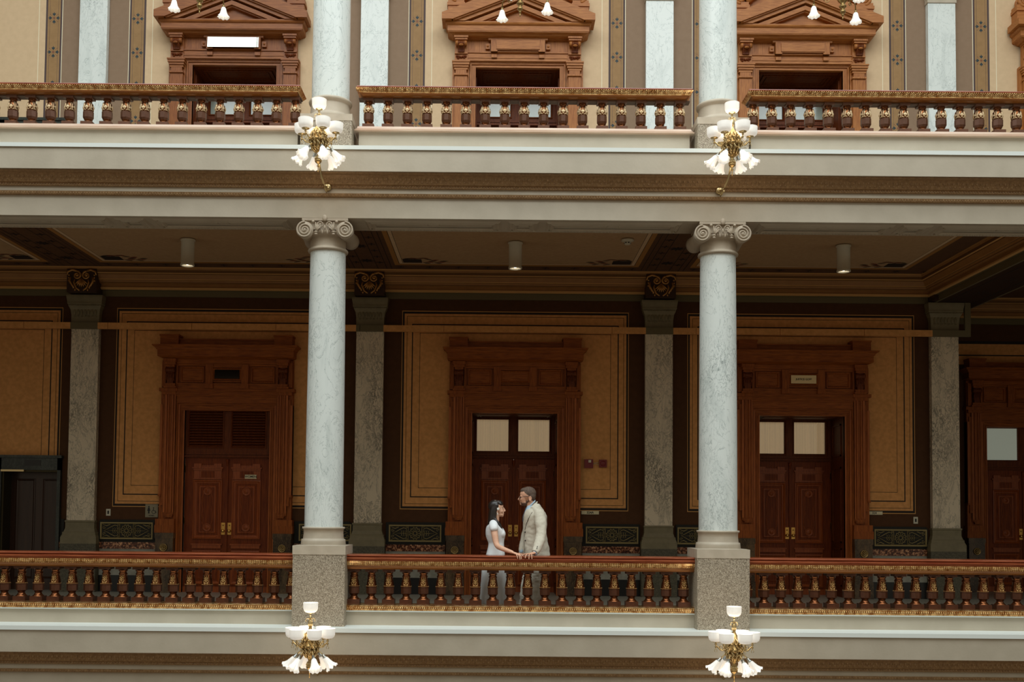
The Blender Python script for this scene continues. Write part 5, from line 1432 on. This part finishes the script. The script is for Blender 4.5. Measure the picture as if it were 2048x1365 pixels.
local(m,'buttons',['eye_dark'],man)
# shirt cuffs
m=MB(); limb(m,[(.556,.000,.985),(.540,-.022,.970)],[(.040,.042),(.038,.040)],18); limb(m,[(.378,.625,.985),(.375,.618,.962)],[(.040,.042),(.038,.040)],18)
local(m,'shirt_cuffs',['blue_shirt'],man)
m=MB(); m.lathe([(.036,-.006),(.038,0),(.036,.006)],20); 
Rm=Vector((.5,.78,.38)).to_track_quat('Z','Y').to_matrix()
m.v=[tuple(Rm@Vector(v)+Vector((.528,-.034,.968))) for v in m.v]; local(m,'bracelet',['eye_dark'],man)

# ---------------- woman
wom=empty('person',(0.0,Y0,0))
tag(wom,'woman in a white cap-sleeved dress with long dark hair, facing the man at the rail','person')
m=MB()
m.sph((.025,Y0,1.578),(.088,.070,.088),24,16); m.sph((.074,Y0,1.535),(.044,.053,.080),20,14); m.sph((.074,Y0,1.472),(.040,.042,.030),18,12); m.sph((.102,Y0,1.452),(.016,.018,.014),12,8)
limb(m,[(.114,Y0,1.566),(.126,Y0,1.545),(.138,Y0,1.524)],[(.007,.007),(.009,.010),(.010,.010)],10); m.sph((.122,Y0,1.516),(.015,.014,.007),10,6)
m.sph((.104,Y0,1.496),(.019,.026,.030),14,10); m.sph((.118,Y0,1.491),(.008,.017,.005),12,6); m.sph((.117,Y0,1.481),(.008,.016,.006),12,6); m.sph((.100,Y0,1.466),(.020,.026,.024),14,8)
for s in (-1,1):
    m.sph((.098,Y0+s*.026,1.575),(.011,.020,.006),10,6); m.sph((.092,Y0+s*.032,1.515),(.020,.020,.022),12,8)
    m.tube([(.024+.013*math.cos(a),Y0+s*.072,1.520+.024*math.sin(a)) for a in [k*2*PI/14 for k in range(15)]],.005,7,0,False); m.sph((.024,Y0+s*.069,1.520),(.010,.005,.018),10,8); m.sph((.028,Y0+s*.070,1.498),(.007,.006,.008),8,6)
limb(m,[(.022,Y0,1.50),(.016,Y0,1.43),(.008,Y0,1.37),(.0,Y0,1.32)],[(.042,.044),(.043,.042),(.052,.048),(.11,.07)],20)
limb(m,[(.0,Y0,1.32),(.01,Y0,1.22),(.012,Y0,1.08),(.005,Y0,.95)],[(.145,.075),(.125,.09),(.095,.078),(.11,.085)],22)
for s in (-1,1):
    limb(m,[(.0,Y0+s*.065,.95),(.01,Y0+s*.08,.70),(.01,Y0+s*.08,.48),(-.015,Y0+s*.08,.28),(-.02,Y0+s*.08,.09)],[(.062,.075),(.060,.064),(.046,.046),(.046,.048),(.028,.03)],16)
    limb(m,[(-.035,Y0+s*.08,.06),(.05,Y0+s*.08,.04),(.13,Y0+s*.08,.025)],[(.028,.03),(.034,.024),(.030,.014)],14,(0,1,0))
limb(m,[(-.015,.325,1.315),(-.002,.285,1.20),(.030,.232,1.058),(.100,.13,1.015),(.232,-.018,.972)],[(.046,.050),(.042,.046),(.036,.038),(.036,.034),(.021,.023)],18)
limb(m,[(.225,-.012,.973),(.258,-.055,.964),(.288,-.092,.955)],[(.020,.014),(.030,.014),(.034,.012)],16,(.78,.62,0))
FW=[[(.268,-.090,.953),(.284,-.145,.949),(.295,-.187,.930),(.303,-.199,.893)],
    [(.281,-.093,.956),(.303,-.148,.951),(.321,-.189,.932),(.334,-.200,.884)],
    [(.294,-.086,.957),(.322,-.143,.953),(.341,-.187,.936),(.353,-.200,.890)],
    [(.306,-.076,.956),(.336,-.122,.953),(.355,-.160,.949),(.369,-.186,.932)]]
for f,r in zip(FW,(.0066,.0074,.0076,.0074)): limb(m,f,[r*1.12,r*1.05,r*.95,r*.75],10,(0,0,1))
limb(m,[(.250,-.030,.962),(.282,-.038,.954),(.308,-.044,.948)],[.010,.0085,.0065],10,(0,0,1))
limb(m,[(-.012,.615,1.315),(.0,.665,1.20),(.01,.69,1.06),(.05,.66,.93),(.095,.63,.83)],[(.046,.050),(.042,.045),(.036,.037),(.033,.034),(.021,.023)],16)
limb(m,[(.095,.63,.83),(.115,.62,.79),(.13,.615,.755)],[(.016,.026),(.016,.034),(.014,.032)],14,(0,1,0))
for k in range(4): limb(m,[(.115+.011*k,.615,.765+.004*k),(.128+.014*k,.612,.73+.006*k),(.132+.016*k,.607,.70+.008*k)],[.0075,.007,.006],8)
limb(m,[(.12,.60,.80),(.142,.592,.785),(.152,.588,.765)],[.009,.008,.0065],8)
fused(m,'body','skin_woman',wom,.0042,2)
def dmod(a,z):
    k=max(0,(1.0-z))*.11
    return k*(.6*math.sin(5*a+.5)+.4*math.sin(11*a))+.004*math.sin(4*a+z*20)
DR=[(.012,-.215,.175,.225,Y0),(.24,-.195,.158,.205,Y0),(.46,-.187,.158,.195,Y0),(.68,-.176,.158,.185,Y0),(.80,-.150,.150,.175,Y0),(.90,-.124,.142,.162,Y0),(.99,-.100,.134,.138,Y0),(1.07,-.088,.127,.116,Y0),(1.12,-.105,.130,.122,Y0),(1.18,-.124,.143,.138,Y0),(1.215,-.128,.146,.145,Y0),(1.26,-.126,.128,.155,Y0),(1.31,-.112,.088,.158,Y0),(1.35,-.085,.062,.125,Y0),(1.378,-.062,.052,.085,Y0)]
m=MB(); ringloft(m,DR,72,dmod)
for s in (-1,1):
    m.sph((.085,Y0+s*.065,1.205),(.062,.060,.062),18,12)
    limb(m,[(-.030,Y0+s*.10,1.355),(-.020,Y0+s*.155,1.325),(-.012,Y0+s*.182,1.285)],[(.042,.050),(.050,.062),(.051,.060)],20,(0,1,0))
fused(m,'dress','white_dress',wom,.006,3,.0025,(9,9,9))
m=MB()
for s in (-1,1): limb(m,[(-.04,Y0+s*.08,.05),(.05,Y0+s*.08,.035),(.15,Y0+s*.08,.02)],[(.032,.034),(.038,.026),(.030,.014)],14,(0,1,0))
fused(m,'shoes','nude_shoe',wom,.006,2)
# hair
m=MB(); m.sph((-.004,Y0,1.590),(.092,.079,.086),24,16); m.sph((.040,Y0,1.634),(.070,.066,.036),18,10); m.sph((.070,Y0-.02,1.618),(.040,.050,.028),14,8)
limb(m,[(-.020,Y0,1.58),(-.038,Y0,1.48),(-.052,Y0,1.39),(-.080,Y0,1.31),(-.098,Y0,1.24)],[(.078,.055),(.084,.052),(.088,.046),(.085,.032),(.07,.02)],22)
limb(m,[(.015,Y0-.060,1.60),(-.008,Y0-.070,1.53),(-.014,Y0-.074,1.45),(-.008,Y0-.082,1.40),(.035,Y0-.098,1.355),(.080,Y0-.100,1.30),(.102,Y0-.085,1.262)],[(.020,.040),(.018,.036),(.020,.034),(.022,.036),(.020,.028),(.014,.018),(.006,.008)],16)
limb(m,[(.015,Y0+.060,1.60),(-.004,Y0+.070,1.53),(.0,Y0+.074,1.45),(.02,Y0+.078,1.38),(.065,Y0+.080,1.33),(.095,Y0+.075,1.27)],[(.020,.040),(.018,.036),(.020,.034),(.02,.030),(.016,.022),(.006,.008)],16)
hr=fused(m,'hair','hair_woman',wom,.0045,2)
for s in (-1,1):
    m=MB(); m.sph((.108,Y0+s*.026,1.556),(.006,.011,.004),10,6); local(m,'eye',['eye_dark'],wom)
    m=MB(); m.sph((.107,Y0+s*.027,1.574),(.006,.016,.0025),10,6); local(m,'eyebrow',['hair_woman'],wom)
m=MB(); m.sph((.1225,Y0,1.4905),(.006,.014,.0035),10,6); m.sph((.1215,Y0,1.4815),(.006,.013,.004),10,6); local(m,'lips',['lip_pink'],wom)
m=MB()
for k in range(5):
    a=2*PI*k/5; m.sph((.042+.011*math.cos(a),Y0-.088,1.548+.011*math.sin(a)),(.0085,.004,.0085),8,6)
m.sph((.042,Y0-.091,1.548),(.005,.004,.005),8,6); local(m,'hair_flower',['pearl'],wom)
m=MB(); m.sph((.033,Y0-.080,1.484),.0075,10,8); m.sph((.034,Y0-.081,1.470),.006,10,8); m.tube([(.031,Y0-.077,1.500),(.033,Y0-.080,1.49)],.0015,5); local(m,'earring',['pearl'],wom)
